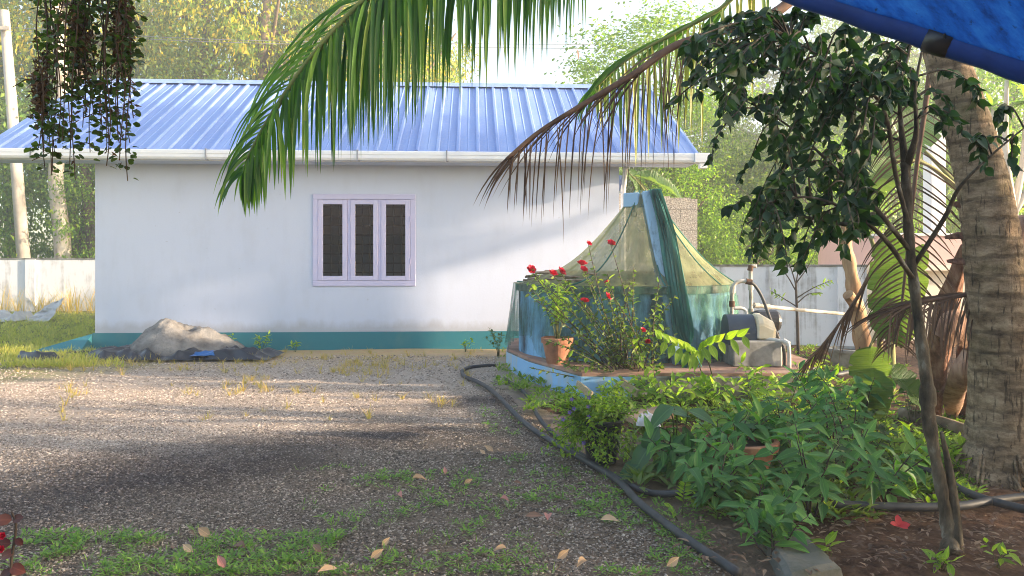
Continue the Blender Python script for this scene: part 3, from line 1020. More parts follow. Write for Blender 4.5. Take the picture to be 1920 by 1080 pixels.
# pole and trunks behind the wall
pt = thing('utility_pole', 'leaning pale concrete utility pole behind the white wall', 'utility pole', (-17.2, 26.2, 0))
p0, p1 = P(52, 560, 26.2), P(8, 20, 26.2)
p0.z = -.1
MB().tube([p0, p1], [.22, .15], 10).build('shaft', m_pole, pt, smooth=True)
MB().box((p1.x - .5, p1.y - .28, p1.z - .75), (p1.x + .35, p1.y - .17, p1.z - .63)).build('crossarm', m_pole, pt)
for dx in (-.4, .25):
    MB().lathe([(0, 0), (.04, 0), (.06, .06), (.035, .09), (.05, .13), (0, .15)], (p1.x + dx, p1.y - .22, p1.z - .629), 10).build('insulator', m_whitep, pt, smooth=True)
for k, (a, b, c, lab) in enumerate((((30, 52, 26), (520, 77, 24), (1500, 86, 30), 'upper of the two thin pale wires crossing above the roof'), ((30, 58, 26), (520, 82, 24), (1500, 96, 30), 'lower of the two thin pale wires crossing above the roof'))):
    pts = smooth_path([P(*a), P(*b), P(*c)], 10)
    tag(MB().tube(pts, .012, 5).build('overhead_wire', m_wire), lab, 'wire', 'overhead wires')

def bare_trunk(label, pts, r0, r1, mat, name='tree', crown=None, lm=None):
    t = thing(name, label, 'tree', (pts[0].x, pts[0].y, 0))
    pts[0].z = -.1
    path = smooth_path(pts, 6)
    MB().tube(path, lerp_list([r0, (r0 + r1) * .5, r1], len(path)), 12).build('trunk', mat, t, smooth=True)
    e = path[-1] - Vector((t.location.x, t.location.y, 0))
    c = link('crown', CROWNS[1], t)
    c.location = e + Vector((0, 0, 1.0))
    c.scale = (3, 3, 2.2)
    c.material_slots[0].link = 'OBJECT'
    c.material_slots[0].material = lm or lm_yellow
    return t
bare_trunk('pale smooth trunked tree with mossy base behind the white wall', [P(122, 560, 27), P(116, 440, 27), P(105, 330, 27), P(118, 180, 27), P(105, 20, 27), P(110, -90, 27)], .30, .17, m_palebark)
bare_trunk('grey trunked tree partly hidden behind the outbuilding corner', [P(178, 560, 28), P(172, 430, 28), P(160, 320, 28), P(150, 150, 28), P(140, -60, 28)], .24, .15, m_bark)
bare_trunk('slim brown trunk behind the net in the sunlit greenery', [P(1246, 560, 25), P(1243, 340, 25), P(1240, 200, 25)], .10, .06, m_bark, lm=lm_bright)

# pale branched frangipani at the right edge, beyond the palm
fr = thing('frangipani_tree', 'pale bare branched tree in haze past the palm trunk', 'tree', (11.2, 17, 0))
lms = leaf_meshes('leaf', OVATE, lm_bright, 2)
mb = MB()
root = P(1895, 520, 17); root.z = 0
fork = P(1900, 400, 17)
mb.tube(smooth_path([root, P(1898, 470, 17), fork], 4), lerp_list([.14, .10], 9), 8)
ends = [P(1862, 200, 17), P(1888, 150, 16.6), P(1925, 190, 17), P(1960, 240, 17)]
for e in ends:
    mb.tube(smooth_path([fork, fork.lerp(e, .5) + Vector((e.x - fork.x, 0, 0)) * .25, e], 5), lerp_list([.09, .045], 11), 8)
mb.build('trunk', m_palebark, fr, smooth=True)
for e in ends:
    for k in range(14):
        d = Vector((random.uniform(-1, 1), random.uniform(-1, 1), random.uniform(-.5, .7)))
        leaf_obj(fr, lms, e, d, (0, 0, 1), random.uniform(.3, .45), .12)

# glowing banana leaves behind the block wall and behind the fork of the small tree
lm_ban = leaf_mat('banana_leaf', [(0, (.04, .11, .03)), (1, (.10, .20, .045))], .42, rnd='object', rough=.35)
_nt = lm_ban.node_tree
_v = noise(_nt, 1.0, 3, .5, stretch=(1.2, 55, .6))
bump(_nt, _nt.nodes['Principled BSDF'], _v, .9, .05)
_tb = next(n for n in _nt.nodes if n.type == 'BSDF_TRANSLUCENT')
_nt.links.new(mixc(_nt, math_node(_nt, 'MULTIPLY', _v, .75), (.30, .46, .05), (.06, .15, .02)), _tb.inputs[0])
BANANA_T = [(0, .1), (.05, .55), (.14, .88), (.24, 1.0), (.27, .80), (.30, 1.0), (.42, .97), (.45, .70), (.48, .98), (.62, .93), (.70, .88), (.73, .62), (.76, .82), (.88, .6), (.96, .28), (1, .05)]
ban_meshes = leaf_meshes('leaf', BANANA_T, lm_ban, 3, fold=.30, curl=.35, wave=.10)
m_banstem = M('banana_stem', [(.14, .15, .05), (.28, .26, .11)], 5, stretch=(1, 1, .2))
def banana(name, label, base, h, leaves, r=.10):
    t = thing(name, label, 'banana plant', base)
    b = Vector(base)
    MB().tube([b, b + Vector((.02, 0, h * .5)), b + Vector((.03, .02, h))], [r, r * .85, r * .6], 10).build('pseudostem', m_banstem, t, smooth=True)
    top = b + Vector((.03, .02, h))
    for tip_from, d, up, L, Wd in leaves:
        st = Vector(tip_from)
        pm = smooth_path([top - Vector((0, 0, .15)), top.lerp(st, .55) + Vector((0, 0, .12)), st], 5)
        MB().tube(pm, lerp_list([.035, .015], len(pm)), 6).build('petiole', m_banstem, t, smooth=True)
        lf = leaf_obj(t, ban_meshes, st, d, up, L, Wd)
        lf.name = 'leaf'
    return t
banana('banana_plant', 'banana plant glowing green above the rough block wall', (3.6, 17.5, 0), 2.4,
       [(P(1175, 320, 17.5), (.5, -.1, -.75), (.5, -.7, .3), 1.1, .42), (P(1190, 330, 17.3), (.9, -.2, -.2), (0, -.5, 1), 1.2, .42), (P(1180, 330, 17.6), (-.6, 0, .4), (0, -.8, .5), 1.2, .4)])
banana('banana_plant', 'banana plant with a big glowing leaf behind the fork of the small dark tree', (6.4, 10.4, 0), 2.6,
       [(P(1655, 290, 10.4), (.75, 0, .55), (0, -1, .3), 1.15, .62), (P(1640, 235, 10.6), (.9, .0, .35), (0, -1, .4), 1.0, .5), (P(1670, 300, 10.2), (-.4, 0, -.6), (0, -1, 0), .9, .45)])
# ------------------------------------------------------------------ well
m_bluep3 = wall_material('blue_limewash', (.24, .46, .74), (.42, .44, .42), 0.8, (3.5, 3.5, .8), lo=.40, hi=.58)
WC = Vector((1.62, 11.0, 0))
WR, WT = 1.52, 1.27
well = thing('well', 'round blue well with leaning post and hook on a raised platform', 'well', WC)
apron = [(-.06, 12.6), (-.08, 11.05), (.22, 9.95), (.80, 8.66), (3.35, 8.62), (3.95, 9.6), (3.95, 12.6)]
pm_ = MB()
pm_.prism(apron, -.1, .262)
pm_.build('platform', m_mossconc, well, bevel=.012)
for (xa, ya), (xb, yb) in ((apron[0], apron[1]), (apron[1], apron[2]), (apron[2], apron[3]), (apron[3], (apron[3][0] + .62, apron[3][1] - .01))):
    dv = Vector((xb - xa, yb - ya, 0)); nv = Vector((dv.y, -dv.x, 0)).normalized()
    if nv.y > 0 and abs(nv.x) < .5: nv = -nv
    if nv.x > 0 and abs(nv.x) > .5: nv = -nv
    a0, b0 = Vector((xa, ya, 0)) - dv.normalized() * .0, Vector((xb, yb, 0))
    MB().add([a0 + nv * .001 + Vector((0, 0, -.1)), b0 + nv * .001 + Vector((0, 0, -.1)), b0 + nv * .006 + Vector((0, 0, -.1)), a0 + nv * .006 + Vector((0, 0, -.1)),
              a0 + nv * .001 + Vector((0, 0, .258)), b0 + nv * .001 + Vector((0, 0, .258)), b0 + nv * .006 + Vector((0, 0, .258)), a0 + nv * .006 + Vector((0, 0, .258))],
             [(0, 3, 2, 1), (4, 5, 6, 7), (0, 1, 5, 4), (1, 2, 6, 5), (2, 3, 7, 6), (3, 0, 4, 7)]).build('painted_face', m_bluep3, well)
inner = [(WC.x + (x - 1.9) * .985 + (1.9 - WC.x), y + (.02 if y < 10 else 0)) for x, y in apron]
MB().prism(inner, .264, .30).build('platform_top', m_redoxide, well)
MB().lathe([(WR, .3005), (WR, WT - .09), (WR - .16, WT - .09), (WR - .16, .3005)], WC, 64, True).build('ring_wall', m_bluep, well, smooth=False)
m_rim = M('dark_mossy_rim', [(.03, .035, .03), (.10, .11, .09), (.20, .20, .18)], 7, rough=.95, bmp=.4, bscale=25)
MB().lathe([(WR + .05, WT - .089), (WR + .05, WT), (WR - .2, WT), (WR - .2, WT - .089)], WC, 64, True).build('rim', m_rim, well)
# leaning post with arm
pb, ptop = Vector((2.16, 9.38, .3)), Vector((1.84, 9.95, 2.52))
def obox(a, b, u, wu, wv, mb):
    d = (b - a).normalized()
    u = (u - d * u.dot(d)).normalized()
    v = d.cross(u)
    vs = []
    for p in (a, b):
        for s, q in ((-1, -1), (1, -1), (1, 1), (-1, 1)):
            vs.append(p + u * wu * s * .5 + v * wv * q * .5)
    return mb.add(vs, [(0, 3, 2, 1), (4, 5, 6, 7), (0, 1, 5, 4), (1, 2, 6, 5), (2, 3, 7, 6), (3, 0, 4, 7)])
obox(pb, ptop, Vector((1, 0, 0)), .24, .20, MB()).build('post', m_bluep2, well, bevel=.012)
obox(ptop + Vector((-.121, 0, -.10)), ptop + Vector((-.30, .12, -.10)), Vector((0, 0, 1)), .19, .18, MB()).build('arm', m_bluep2, well, bevel=.01)
hk = ptop + Vector((-.20, .05, -.20))
MB().tube([hk, hk + Vector((0, 0, -.05))], .012, 6).tube([hk + Vector((.035 * math.cos(a), 0, -.085 + .035 * math.sin(a))) for a in [math.pi / 2 + k * 2 * math.pi / 12 for k in range(13)]], .009, 6).build('hook', m_bar, well, smooth=True)

# layered dry fronds lying over the well mouth
m_dryfrond = M('dry_frond', [(.10, .075, .05), (.22, .17, .12), (.33, .28, .21)], 8, rough=.9)
cov = thing('well_cover', 'sagging cover of grey dry fronds and weeds over the well mouth', 'cover', WC + Vector((0, 0, WT)))
mb = MB()
rs = random.Random(3)
for k in range(130):
    y = rs.uniform(-1.35, 1.35)
    hwid = math.sqrt(max(.05, 1.5 ** 2 - y * y))
    x0, x1 = -hwid * rs.uniform(.6, 1), hwid * rs.uniform(.6, 1)
    z = .03 + .10 * rs.random()
    pts = [WC + Vector((x0 + (x1 - x0) * t, y + .05 * math.sin(t * 5 + k), WT + z + .05 * math.sin(t * 3 + k))) for t in [i / 6 for i in range(7)]]
    mb.tube(pts, [.016] * 7, 4)
o = mb.build('dry_fronds', m_dryfrond, cov)
o['kind'] = 'stuff'
n = 260
a = RNG.uniform(0, 6.28, n)
rr = np.sqrt(RNG.uniform(0, 1, n)) * 1.3
pos = np.stack([WC.x + rr * np.cos(a), WC.y + rr * np.sin(a), np.full(n, WT + .1)], 1)
pos = pos[pos[:, 0] > WC.x - .2]
batch_obj('weed_leaves', T_SMALL, pos, rand_dirs(len(pos), 0, .8), rand_dirs(len(pos), .5, 1), RNG.uniform(.05, .12, len(pos)), .025, lm_bright, cov, stuff=True)

# net draped from the post top
def net_material(name, c1, c2, alpha_lo, alpha_hi):
    m, nt, bs, out = nodes_of(name)
    nz = noise(nt, 3.5, 5, .6, stretch=(1, 1, .35))
    col = ramp(nt, nz, [(.3, c1), (.7, c2)])
    nt.links.new(col, bs.inputs['Base Color'])
    bs.inputs['Roughness'].default_value = .85
    bs.inputs['Specular IOR Level'].default_value = .1
    tl = nt.nodes.new('ShaderNodeBsdfTranslucent')
    nt.links.new(col, tl.inputs[0])
    m1 = nt.nodes.new('ShaderNodeMixShader')
    m1.inputs[0].default_value = .45
    nt.links.new(bs.outputs[0], m1.inputs[1]); nt.links.new(tl.outputs[0], m1.inputs[2])
    tp = nt.nodes.new('ShaderNodeBsdfTransparent')
    m2 = nt.nodes.new('ShaderNodeMixShader')
    fold = noise(nt, 9, 4, .6, stretch=(1, 1, .12))
    nt.links.new(ramp(nt, fold, [(.35, (alpha_lo,) * 3), (.65, (alpha_hi,) * 3)]), m2.inputs[0])
    nt.links.new(tp.outputs[0], m2.inputs[1]); nt.links.new(m1.outputs[0], m2.inputs[2])
    nt.links.new(m2.outputs[0], out.inputs[0])
    return m
m_net = net_material('olive_net', (.26, .30, .15), (.42, .43, .26), .48, .74)
m_net2 = net_material('teal_net', (.05, .17, .13), (.22, .42, .32), .16, .66)
m_net3 = net_material('teal_net_gathered', (.03, .14, .13), (.12, .36, .32), .88, .98)
net = thing('well_net', 'thin green net draped like a tent from the post over the well', 'net', WC)
NU = 160
apex = ptop + Vector((-.08, .05, .035))
rs = np.random.default_rng(8)
ph = rs.uniform(0, 6.28, 6)
def rim_pt(a, extra=0.0):
    f = .012 * math.sin(9 * a + ph[0]) + .010 * math.sin(17 * a + ph[1]) + .006 * math.sin(31 * a + ph[2])
    r = WR + .085 + f + extra
    return Vector((WC.x + r * math.cos(a), WC.y + r * math.sin(a), WT + .015))
def cone(i, j):
    a = 2 * math.pi * i / NU
    s = j / 16
    e = rim_pt(a)
    ap = apex + Vector((.10 * math.cos(a), .08 * math.sin(a), -.01))
    p = ap.lerp(e, s)
    sag = (.25 - .11 * math.cos(a)) * math.sin(math.pi * s) * (1 - .2 * math.cos(a * 6 + ph[3]))
    p.z -= sag
    w = .018 * math.sin(22 * a + ph[4] + 3 * s) * math.sin(math.pi * s)
    p += Vector((math.cos(a) * w, math.sin(a) * w, 0))
    return p
def skirt(i, j):
    a = 2 * math.pi * i / NU
    s = j / 10
    amp = .055 * s
    f = amp * (math.sin(14 * a + ph[0] + s) + .7 * math.sin(23 * a + ph[5]) + .5 * math.sin(37 * a))
    p = rim_pt(a, .09 * s + f)
    bottom = .45 + .12 * math.sin(5 * a + ph[2]) - (.18 if math.cos(a + 1.2) > .3 else 0)
    p.z = WT + .015 + (bottom - WT) * s
    return p
MB().grid(cone, NU, 17, True).build('canopy', m_net, net, smooth=True)
MB().grid(skirt, NU, 11, True).build('skirt', m_net2, net, smooth=True)
# gathered fall of net down the outside of the post
bpath = smooth_path([ptop + Vector((.04, -.14, .03)), ptop.lerp(pb, .25) + Vector((.09, -.18, 0)), ptop.lerp(pb, .55) + Vector((.07, -.2, 0)), ptop.lerp(pb, .8) + Vector((.05, -.2, 0)), Vector((2.20, 9.12, .32))], 8)
NW = 34
def bunch(i, j):
    t = j / (len(bpath) - 1)
    p = bpath[j]
    u = i / (NW - 1) - .5
    wdt = .15 + .11 * math.sin(min(1, t * 1.25) * math.pi * .5) - .06 * math.exp(-((t - .86) / .06) ** 2) * 3
    dep = .045 * math.sin(i * 1.35 + 2 * t) + .02 * math.sin(i * 2.9 + t * 9) - .14 * (1 - (2 * u) ** 2) * .6
    zz_ = .03 * math.sin(i * .9) if j == len(bpath) - 1 else 0
    return p + Vector((u * wdt + .008 * math.sin(t * 13 + i), dep + .03, zz_))
MB().grid(bunch, NW, len(bpath)).build('gathered_fall', m_net3, net, smooth=True)
# swag of net pulled to the side of the bunch
def swag(i, j):
    t, u = i / 24, j / 9
    x = 2.34 + t * .72
    top = WT - .08 - .05 * t
    sagl = .88 - .33 * t - .30 * math.sin(t * math.pi) * 1.0
    yb = WC.y - math.sqrt(max(.05, (WR + .17) ** 2 - (x - WC.x) ** 2))
    z = top + (sagl - top) * u
    return Vector((x, yb - .06 - .03 * math.sin(u * 14 + t * 4) - .05 * u, z - .12 * math.sin(math.pi * t) * u))
MB().grid(swag, 25, 10).build('swag', m_net2, net, smooth=True)
for ang in (-2.1, -1.35, -.75, -.2, 2.9):
    pts = [cone(int((ang % 6.2832) / 6.2832 * NU), j) + Vector((0, 0, .008)) for j in range(17)]
    MB().tube(pts, .009, 5).build('seam', m_net3, net)

# ------------------------------------------------------------------ pumps and pipes
m_pvc = M('white_pvc', [(.45, .43, .38), (.68, .67, .63)], 5, rough=.5, spec=.4)
m_pvcold = M('stained_pvc', [(.10, .08, .06), (.42, .39, .34), (.6, .58, .53)], 4, rough=.7)
m_hose = M('black_hose', [(.022, .023, .026), (.05, .052, .058)], 9, rough=.55, spec=.4)
m_rust = M('rusty_fitting', [(.03, .02, .015), (.12, .06, .035)], 20, rough=.8)
m_drum = M('dark_blue_plastic', [(.02, .03, .05), (.05, .075, .11)], 3, rough=.4, spec=.5)
m_jerry = M('yellowed_plastic', [(.50, .40, .26), (.72, .62, .45), (.8, .72, .58)], 4, rough=.5, bmp=.1)
m_blackp = M('black_plastic', [(.012, .012, .014), (.03, .03, .034)], 6, rough=.35, spec=.5, bmp=.2)
pd = thing('pump_plinth', 'square grey cement block under the covered pump', 'block', (3.0, 9.35, .3))
MB().box((2.72, 9.15, .301), (3.32, 9.75, .62)).build('block', m_conc, pd, bevel=.015)
cp = thing('pump', 'water pump under a dark blue drum half and cut yellow jerry can', 'pump', (3.0, 9.4, .62))
def halfdrum(i, j):
    a = math.pi * (-.12 + 1.24 * i / 20)
    x = 2.70 + j * .085
    return Vector((x, 9.45 + .20 * math.cos(a), .66 + .27 * math.sin(a)))
MB().grid(halfdrum, 21, 5).build('drum_cover', m_drum, cp, smooth=True)
cap = [Vector((2.699, 9.45 + .20 * math.cos(math.pi * (-.12 + 1.24 * i / 20)), .66 + .27 * math.sin(math.pi * (-.12 + 1.24 * i / 20)))) for i in range(21)]
MB().add(cap, [tuple(range(21))]).build('drum_end', m_drum, cp)
jm = MB()
prof = [(-.19, .0), (-.20, .18), (-.12, .29), (.05, .31), (.15, .22), (.17, .02)]
k = len(prof)
jm.add([(3.045, 9.42 + a, .63 + b) for a, b in prof] + [(3.12, 9.42 + a, .63 + b * 1.04) for a, b in prof] + [(3.26, 9.41 + a * .9, .60 + b * .86) for a, b in prof] + [(3.285, 9.41 + a * .7, .64 + b * .7) for a, b in prof],
       [(r * k + i, r * k + (i + 1) % k, (r + 1) * k + (i + 1) % k, (r + 1) * k + i) for r in range(3) for i in range(k)] + [tuple(range(k)), tuple(range(4 * k - 1, 3 * k - 1, -1))])
jm.build('jerry_can_cover', m_jerry, cp, bevel=.02)
MB().tube([(2.8, 9.45, .70), (3.2, 9.45, .70)], .11, 16).box((2.85, 9.35, .6205), (3.1, 9.55, .66)).build('motor', m_blackp, cp, smooth=False)
p2 = thing('pump', 'second pump with a plain black motor end behind the covered one', 'pump', (3.4, 9.9, .3))
MB().tube([(3.2, 9.95, .80), (3.27, 9.95, .80), (3.52, 9.95, .80), (3.56, 9.95, .80)], [.12, .15, .15, .12], 18).build('motor', m_blackp, p2, smooth=False)
MB().box((3.18, 9.75, .301), (3.58, 10.15, .56)).build('block', m_conc, p2)
MB().box((3.25, 9.82, .561), (3.52, 10.08, .66)).build('foot', m_rust, p2)

def pipe(name, label, pts, r, mat, cat='pipe', n=5, fits=()):
    path = smooth_path(pts, n)
    t = thing(name, label, cat, pts[0])
    MB().tube(path, r, 10).build('tube', mat, t, smooth=True)
    for f in fits:
        p, d = along(path, f)
        MB().tube([p - d * .04, p - d * .038, p + d * .038, p + d * .04], [r * .8, r * 1.45, r * 1.45, r * .8], 10).build('coupling', m_rust if random.random() < .5 else mat, t, smooth=False)
    return t
d1 = 9.7
pipe('riser_pipe', 'white riser pipe curving over beside the net into a black hose', [P(1371, 612, d1), P(1372, 590, d1), P(1373, 550, d1), P(1378, 532, d1), P(1392, 527, d1), P(1408, 529, d1)], .027, m_pvcold, fits=(.1, .3, .45, .95))
pipe('drain_hose', 'black hose arching down from the riser pipe past the jerry can', [P(1405, 528, d1 - .02), P(1416, 536, d1), P(1430, 560, d1), P(1445, 600, d1 - .1), P(1462, 640, d1 - .2)], .020, m_hose, 'hose')
pipe('branch_pipe', 'short white elbow pipe low on the riser beside the pump', [P(1374, 578, d1), P(1390, 578, d1), P(1399, 584, d1), P(1400, 602, d1 - .05)], .023, m_pvc)
pipe('vent_pipe', 'tall upright pipe with small elbow at its top against the stained wall', [P(1408, 605, 10.3), P(1408, 560, 10.3), P(1407, 510, 10.3), P(1409, 500, 10.3), P(1418, 499, 10.3)], .027, m_pvcold, fits=(.12, .35, .6))
pipe('supply_pipe', 'long grey horizontal pipe running past the blue tinted wall', [P(1410, 572, 10.3), P(1440, 575, 10.4), P(1500, 581, 10.8), P(1600, 590, 11.4), P(1680, 596, 11.9)], .027, m_pvcold, fits=(.08, .24))
pipe('outlet_pipe', 'white bent outlet pipe leaving the pump block and turning down', [P(1426, 634, 9.3), P(1455, 638, 9.2), P(1474, 642, 9.15), P(1479, 652, 9.1), P(1480, 690, 9.1)], .024, m_pvc, fits=(.5,))
pipe('black_drain_hose', 'thin black hose drooping beside the white outlet pipe', [P(1440, 642, 9.4), P(1462, 645, 9.25), P(1470, 660, 9.2), P(1471, 690, 9.2)], .02, m_hose, 'hose')

# ------------------------------------------------------------------ pots
m_terra = M('terracotta', [(.20, .085, .045), (.34, .15, .085), (.42, .22, .13)], 6, rough=.85, bmp=.15)
m_potsoil = M('pot_soil', [(.03, .02, .015), (.07, .05, .035)], 20, rough=.95, bmp=.5)
def pot(name, label, c, r, h, mat, rimh=.05, cat='pot'):
    t = thing(name, label, cat, c)
    MB().lathe([(0, .0), (r * .68, 0), (r * .93, h - rimh), (r * 1.02, h - rimh), (r * 1.04, h - .008), (r * 1.0, h), (r * .9, h), (r * .86, h - rimh), (r * .6, .03), (0, .03)], c, 32).build('body', mat, t, smooth=False)
    MB().lathe([(0, h - rimh * .8 + .01), (r * .45, h - rimh * .75), (r * .865, h - rimh * .85)], c, 24).build('soil', m_potsoil, t)
    return t
rp_c = G(1045, 681, .3); rp_c.z = .301
pot('flower_pot', 'terracotta pot on the corner of the blue well platform', rp_c, .20, .33, m_terra, .07)
lm_lime = leaf_mat('lime_leaf', [(0, (.10, .19, .02)), (.5, (.20, .32, .03)), (1, (.34, .42, .05))], .45, rnd='object')
lm_lime_i = leaf_mat('lime_leaf_small', [(0, (.06, .13, .015)), (.5, (.16, .26, .03)), (1, (.32, .40, .05))], .42)
lm_rose = leaf_mat('rose_leaf', [(0, (.02, .055, .015)), (.6, (.06, .12, .025)), (1, (.15, .21, .04))], .35, rnd='object')
m_stem = M('green_stem', [(.05, .07, .02), (.13, .12, .05)], 12)
m_twig = M('brown_twig', [(.035, .025, .02), (.10, .075, .055)], 12)
lm_l = leaf_meshes('leaf', ROUND, lm_lime, 3)
lm_r = leaf_meshes('leaf', OVATE, lm_rose, 3)
b0 = rp_c + Vector((0, 0, .28))
leafy_plant('potted_plant', 'lime green leafy plant growing up from the terracotta pot on the platform', 'plant', b0, lm_l, m_stem, n=12, h=1.0, spread=.50, per=19, L=.095, wr=.55, t0=.35, r0=.006)

# rose bush
RB = G(1185, 735); RB.z = .03
m_rose = leaf_mat('red_petal', [(0, (.42, .008, .03)), (1, (.62, .02, .06))], .25, (1.2, .4, .5), rnd='island')
def rose_mesh():
    V, Q = [], []
    pet = leaf_template([(0, .3), (.4, .95), (.75, 1.0), (1, .5)], .5, -.35)
    pos, d, up, L = [], [], [], []
    for ring, (n, el, l) in enumerate(((6, .15, .95), (6, .6, .85), (5, 1.0, .7), (3, 1.35, .55))):
        for k in range(n):
            a = 2 * math.pi * (k + .5 * ring) / n + ring
            dd = Vector((math.cos(a) * math.cos(el), math.sin(a) * math.cos(el), math.sin(el)))
            pos.append((0, 0, 0)); d.append(dd); up.append((-math.cos(a) * math.sin(el), -math.sin(a) * math.sin(el), math.cos(el))); L.append(l)
    V, Q = leaf_batch(pet, pos, d, up, L, np.array(L) * .75)
    m = mesh_np('flower', V, Q, True)
    m.materials.append(m_rose)
    return m
ROSE = rose_mesh()
rose = thing('rose_bush', 'straggly rose bush with red roses and bare lower stems before the well', 'bush', RB)
heads = [(995, 507, 8.9), (1036, 515, 8.9), (1051, 511, 9.0), (1091, 497, 9.0), (1093, 507, 8.9), (1145, 458, 9.0), (1138, 557, 8.8), (1096, 567, 8.7), (1205, 620, 8.6), (1139, 531, 8.9), (1103, 458, 9.0), (1215, 642, 8.7)]
stems = []
for px, py, d in heads:
    e = P(px, py, d)
    b = RB + Vector((random.uniform(-.1, .1), random.uniform(-.1, .1), 0))
    mid = b.lerp(e, .5) + Vector((random.uniform(-.08, .08), 0, .10))
    stems.append(smooth_path([b, mid, e], 5))
for k in range(44):
    e = P(random.uniform(985, 1300), random.uniform(500, 690), random.uniform(8.3, 9.1))
    b = RB + Vector((random.uniform(-.2, .25), random.uniform(-.15, .15), 0))
    stems.append(smooth_path([b, b.lerp(e, .5) + Vector((random.uniform(-.1, .1), 0, random.uniform(-.02, .14))), e], 5))
for s in stems:
    stems_mesh([s], .010, .004, m_twig if random.random() < .7 else m_stem, rose)
for k, (px, py, d) in enumerate(heads):
    o = link('flower', ROSE, rose)
    o.location = P(px, py, d) - RB
    s = (.064 if k not in (8, 9, 10, 11) else .042) * random.uniform(.85, 1.15)
    o.scale = (s, s, s)
    o.rotation_euler = (random.uniform(.2, 1.1), random.uniform(-.4, .4), random.uniform(0, 6))
spots = leaf_spots(stems, 22, .42, .2)
random.shuffle(spots)
ex = spots[296:1500]
batch_obj('foliage', T_OVATE, np.array([s[0] for s in ex]), np.array([s[1] for s in ex]), rand_dirs(len(ex), .2, 1), RNG.uniform(.04, .085, len(ex)), .032, lm_mid, rose, stuff=True)
for p, d, t in spots[:296]:
    l = random.uniform(.05, .10)
    leaf_obj(rose, lm_r if random.random() < .55 else lm_l, p, d, (0, -.2, 1), l, l * .55)

# bushy flowering pot beside the hose
pc = G(1128, 872); pc.z = .03
pot('plant_pot', 'black plastic pot overflowing with small lime leaves beside the hose', pc, .17, .34, m_blackp, .04)
pb_ = thing('flowering_plant', 'bushy lime green plant with tiny violet flowers beside the hose', 'plant', pc + Vector((0, 0, .32)))
st = gen_stems(pc + Vector((-.05, 0, .30)), 90, .34, .42, hvar=.7)
for s in st[:45]:
    for i, q in enumerate(s):
        q.z -= .34 * (i / 5) ** 1.6
stems_mesh(st, .004, .002, m_stem, pb_)['kind'] = 'stuff'
sp = leaf_spots(st, 46, .2, .1)
p_, d_ = np.array([s[0] for s in sp]), np.array([s[1] for s in sp])
p_ = p_ + RNG.normal(0, .025, p_.shape)
batch_obj('leaves', T_SMALL, p_, d_, rand_dirs(len(p_), .4, 1), RNG.uniform(.028, .055, len(p_)), .022, lm_lime_i, pb_, stuff=True)
m_violet = leaf_mat('violet_petal', [(0, (.06, .02, .22)), (1, (.25, .18, .5))], .2, (1, .8, 1.4))
for px, py in ((1104, 745), (1103, 762), (1072, 748), (1068, 773), (1056, 786), (1076, 766), (1094, 830), (1104, 781)):
    p = P(px, py, pc.y - .28)
    fl = MB()
    for a in range(5):
        an = a * 1.256
        fl.add([(p.x, p.y, p.z), (p.x + .012 * math.cos(an - .5), p.y - .006, p.z + .012 * math.sin(an - .5)), (p.x + .02 * math.cos(an), p.y - .003, p.z + .02 * math.sin(an)), (p.x + .012 * math.cos(an + .5), p.y - .006, p.z + .012 * math.sin(an + .5))], [(0, 1, 2, 3)])
    fl.build('flower', m_violet, pb_)

# wide terracotta pot in the shrub
tc = G(1385, 905); tc.z = .06
tp = pot('flower_pot', 'wide terracotta pot half buried among the dark leafy shrubs', tc, .27, .26, m_terra, .06)
lm_lance = leaf_mat('shrub_leaf', [(0, (.03, .10, .03)), (.5, (.065, .18, .05)), (.82, (.13, .27, .07)), (1, (.30, .38, .07))], .35, rnd='object', rough=.5, spec=.3)
lm_s = leaf_meshes('leaf', LANCE, lm_lance, 4, fold=.2, curl=.35)
leafy_plant('potted_plant', 'plant with long arching leaves rooted in the wide terracotta pot', 'plant', tc + Vector((0, 0, .22)), lm_s, m_stem, n=5, h=.25, spread=.3, per=7, L=.26, wr=.3, t0=.3, droop=.35, r0=.007)

# ------------------------------------------------------------------ sand heap, plastic sheets, scrap
m_sand = M('sand', [(.09, .083, .078), (.20, .19, .18), (.30, .285, .265)], 4, 6, rough=.95, bmp=.7, bscale=28, bdist=.03)
def crumple(name, label, cat, rect, mat, amp, seed, hfun=None, nu=60, nv=30, edge=.08, rz=0.0, fold=3.0):
    x0, y0, x1, y1 = rect
    def fn(i, j):
        u, v = i / (nu - 1), j / (nv - 1)
        x, y = x0 + (x1 - x0) * u, y0 + (y1 - y0) * v
        n1 = 1 - abs(mnoise.noise((x * fold, y * fold * 1.3, seed))) * 2
        n2 = 1 - abs(mnoise.noise((x * fold * 2.4, y * fold * 2.1, seed + 5))) * 2
        h = max(0, amp * (.62 * max(0, n1) ** 1.5 + .22 * max(0, n2)))
        ex = min(u, 1 - u, v, 1 - v) * 8
        h *= min(1, ex + .15)
        return Vector((x + edge * mnoise.noise((y * 3, x, seed)), y + edge * 2.4 * mnoise.noise((x * 1.7, y, seed + 2)), .012 + h + (hfun(x, y) if hfun else 0)))
    o = MB().grid(fn, nu, nv).build(name, mat, smooth=True)
    return tag(o, label, cat)
HC = (-5.62, 12.72)
def heap(i, j):
    a = 2 * math.pi * i / 56
    r = j / 26
    x = HC[0] + 1.0 * r * math.cos(a) * (1 + .08 * math.sin(3 * a + 1))
    y = HC[1] + .62 * r * math.sin(a) * (1 + .08 * math.sin(2 * a))
    h = .50 * max(0, (1 - r ** 2.6)) ** .9 * (1 - .15 * math.cos(a)) 
    h += .13 * mnoise.noise((x * 2.6, y * 2.6, 1)) * (1 - r * .6) + .05 * mnoise.noise((x * 8, y * 8, 4)) + .02 * mnoise.noise((x * 19, y * 19, 6))
    return Vector((x, min(y, 13.20), h + .02))
